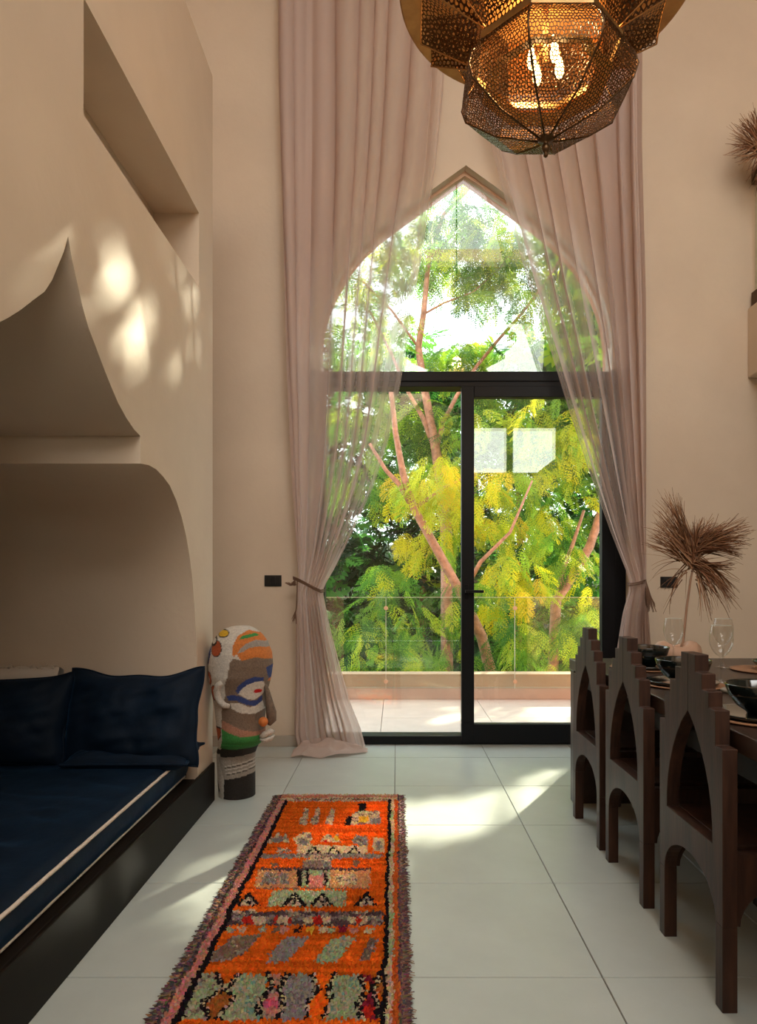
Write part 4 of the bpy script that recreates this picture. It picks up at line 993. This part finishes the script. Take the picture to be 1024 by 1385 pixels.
def tree(name, label, limbs, inst, templ, group='trees beyond the terrace', own=0):
    base = limbs[0][0][0]; t = thing(name, label, 'tree', (base[0], base[1], base[2]), group)
    mb = MB()
    for k, (pts, r0, r1) in enumerate(limbs):
        nn_ = len(pts); wp = [Vector(q)+Vector((0, 0, 0)) for q in pts]
        m_ = MB().tube(wp, [r0+(r1-r0)*i/(nn_-1) for i in range(nn_)], 9).build('trunk' if k == 0 else 'branch', M['bark'], smooth=True); pr(m_, t)
    near = sorted(inst, key=lambda q: q[1].y)[:own]; ids = set(id(q) for q in near)
    meshes = {}
    for q in near:
        ck = (q[0], int(q[4][0]*6), int(q[4][1]*6))
        if ck not in meshes:
            o = fmesh('frond', [(q[0], Vector((0,0,0)), Matrix.Identity(3), 1, q[4])], templ, t); meshes[ck] = o.data
        else:
            o = bpy.data.objects.new('frond', meshes[ck]); COL.objects.link(o); o.parent = t
        o.matrix_basis = Matrix.Translation(q[1]-t.location) @ q[2].to_4x4() @ Matrix.Scale(q[3], 4)
    rest = [q for q in inst if id(q) not in ids]
    if rest: o = fmesh('foliage', rest, templ, t); tag(o, kind='stuff'); o.location = -t.location
    return t
# feathery yellow tree in front
YA = 8.6
g_ = Vector((at(700, 1000, YA).x, YA, -3.2))
limbsA = [([g_]+P3_([(668,925),(652,862),(625,805),(592,745),(560,688),(545,640),(535,585),(528,520)], YA), .085, .03), (P3_([(558,686),(540,655),(522,636),(500,600)], YA), .04, .02), (P3_([(625,805),(650,760),(690,720),(720,650)], YA), .035, .012), (P3_([(560,688),(600,660),(640,640)], YA), .03, .01)]
iA = fronds(bl([(560,650,.30,22),(590,640,.36,30),(605,700,.32,30),(645,650,.30,18),(585,735,.26,20),(560,720,.2,8),(605,620,.2,12),(600,665,.22,14),(665,700,.26,18),(690,760,.30,26),(675,810,.26,18),(715,790,.2,10)], YA, dy=.35), TEMPL, Yel+Yel[:1]+YG_[:1], (.24,.40), (-1.2,-.4), 11) \
   + fronds(bl([(700,640,.35,22),(745,600,.35,20),(780,570,.35,18),(735,680,.35,20),(775,660,.3,14),(760,740,.35,18),(700,720,.3,16),(660,560,.3,8),(735,550,.3,10)], YA, dy=.6), TEMPL, Yel[:2]+YG_, (.24,.40), (-1.1,-.2), 13) \
   + fronds(bl([(540,800,.32,18),(500,845,.3,14),(575,840,.34,20),(610,885,.3,18),(545,890,.35,18),(700,850,.32,18),(745,870,.35,20),(790,840,.35,20),(480,890,.3,12),(690,900,.35,14),(625,800,.24,10),(520,770,.25,8)], YA, dy=-.2), TEMPL, YG_+Gr[:2]+Yel[1:2], (.22,.38), (-1.1,-.2), 12)
tree('feathery_tree', 'tree with drooping yellow-green feathery leaves and a leaning pink trunk, nearest the terrace', limbsA, iA, TEMPL, own=280)
# taller tree with forked pink trunk
YB = 10.5; g_ = Vector((at(606, 900, YB).x, YB, -3.4))
limbsB = [([g_]+P3_([(604,720),(596,650),(590,612),(583,572),(573,520),(566,470),(573,425),(580,350),(600,290),(640,250)], YB), .10, .022), (P3_([(590,612),(572,565),(552,530),(530,480),(500,420)], YB), .045, .015), (P3_([(590,608),(600,570),(618,535),(645,495),(672,462),(705,425),(740,380),(770,330)], YB), .04, .014), (P3_([(573,425),(600,410),(640,395),(690,350)], YB), .018, .007), (P3_([(580,350),(610,320),(660,300),(700,285)], YB), .016, .006), (P3_([(566,470),(530,420),(490,380),(450,370)], YB), .02, .01)]
iB = fronds(bl([(590,345,.42,42),(605,300,.4,30),(640,275,.45,36),(630,330,.40,30),(665,320,.55,60),(700,350,.55,56),(650,365,.35,26),(625,400,.16,7),(655,402,.16,8),(690,385,.3,18),(560,360,.3,20),(500,350,.55,40),(465,410,.6,44),(540,420,.35,14),(730,410,.45,34),(770,450,.55,44),(800,400,.5,36),(600,250,.3,18),(540,300,.4,26)], YB), TEMPL, YG_+Yel[1:2]+Blg+Gr[:2], (.28,.48), (-1.0,0), 21) \
   + fronds(bl([(500,470,.5,40),(555,480,.3,22),(610,478,.30,32),(640,470,.28,26),(690,482,.40,46),(730,480,.5,50),(790,500,.5,40),(570,560,.35,26),(620,580,.4,40),(560,600,.3,20),(500,560,.6,50),(470,640,.6,50),(640,520,.4,30)], YB, dy=.5), TEMPL, Gr+YG_, (.28,.48), (-1.0,0), 22)
tree('forked_tree', 'tall tree with forked pink trunk and airy leaves rising through the arch', limbsB, iB, TEMPL)
# right tree
YC_ = 9.8; g_ = Vector((at(735, 960, YC_).x, YC_, -3.3))
limbsC = [([g_]+P3_([(752,812),(775,780),(798,738),(812,695),(830,620),(850,540)], YC_), .085, .045), (P3_([(752,812),(762,770),(775,735),(790,690)], YC_), .045, .02)]
iC = fronds(bl([(760,620,.5,36),(730,590,.5,32),(790,560,.5,30),(820,600,.5,26),(740,700,.45,30),(770,740,.45,24),(800,800,.5,30),(720,800,.5,34),(760,850,.5,34),(690,600,.5,30)], YC_, dy=.45), TEMPL, YG_+Gr+Yel[:1], (.28,.46), (-1.0,0), 31)
tree('leaning_tree', 'tree with a thick pink trunk leaning right behind the sliding sash', limbsC, iC, TEMPL)
# dark evergreens behind
def bank(name, label, xs, Y, top, seed, cols, n_, sz=(.6,1.0)):
    b = []; r_ = random.Random(seed)
    for x in xs:
        for y in range(top, 960, 55): b.append((tuple(at(x+r_.uniform(-20,20), y+r_.uniform(-20,20), Y+r_.uniform(-.8,.8))), 1.05, n_))
    xm = sum(xs)/len(xs); g0 = Vector((at(xm, 900, Y).x, Y, -3.0)); g1 = at(xm, top+20, Y)
    ins = fronds(b, BT, cols, sz, (-.8,.4), seed)
    return tree(name, label, [([g0, g0.lerp(g1, .5)+Vector((.15,0,0)), g1], .14, .05)], ins, BT)
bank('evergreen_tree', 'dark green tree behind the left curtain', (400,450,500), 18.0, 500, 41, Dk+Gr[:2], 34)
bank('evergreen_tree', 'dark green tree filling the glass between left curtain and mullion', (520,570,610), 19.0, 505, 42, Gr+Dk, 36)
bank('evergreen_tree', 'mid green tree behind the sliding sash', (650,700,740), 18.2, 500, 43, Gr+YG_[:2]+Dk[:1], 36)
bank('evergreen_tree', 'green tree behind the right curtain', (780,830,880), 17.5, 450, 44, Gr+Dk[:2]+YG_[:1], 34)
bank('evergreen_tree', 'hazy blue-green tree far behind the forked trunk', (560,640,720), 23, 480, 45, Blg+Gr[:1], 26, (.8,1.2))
# low branches and shrub below the railing
b = bl([(470,850,.5,50),(500,900,.5,50),(560,890,.5,40),(640,880,.5,46),(700,900,.5,40),(760,900,.5,40),(820,870,.5,40),(440,900,.5,40)], 10.6)
shr = thing('shrub', 'dense green shrub seen low through the glass railing', 'shrub', (0, 10.6, -3.2)); mb = MB().tube([(0,10.6,-3.2),(.2,10.6,-1),(.4,10.6,0)], [.06,.04,.02], 7); pr(mb.build('stem', M['bark'], smooth=True), shr)
o = fmesh('foliage', fronds(b, TEMPL, Gr+Dk+YG_[:1], (.3,.5), (-1,0), 51), TEMPL, shr); o.location = -shr.location; tag(o, kind='stuff')
# big shade tree up-sun of the terrace (mostly hidden by the wall to the right)
b = []
r_ = random.Random(61)
for _ in range(46):
    s_ = r_.uniform(5.5, 9.5); px_, pz_ = r_.uniform(-1.2, 2.1), r_.uniform(-.2, 4.6)
    c = Vector((px_, 4.8, pz_))+Vector((.5,.865,.5))*s_
    if c.x < 3.1: continue
    b.append((tuple(c), .75, 60))
limbS = [([Vector((6.2,11.2,-3)), Vector((6.0,11.0,2)), Vector((5.4,10.8,4.5)), Vector((4.8,10.6,6.5))], .22, .08), ([Vector((6.0,11.0,2)), Vector((5.0,10.0,4)), Vector((4.2,9.4,5))], .10, .03), ([Vector((5.4,10.8,4.5)), Vector((4.4,11.4,5.6)), Vector((3.8,11.8,6.6))], .08, .03)]
tree('shade_tree', 'large green tree to the right of the terrace that dapples the sun', limbS, fronds(b, BT, Gr+YG_, (.5,.8), (-.9,.3), 62), BT)
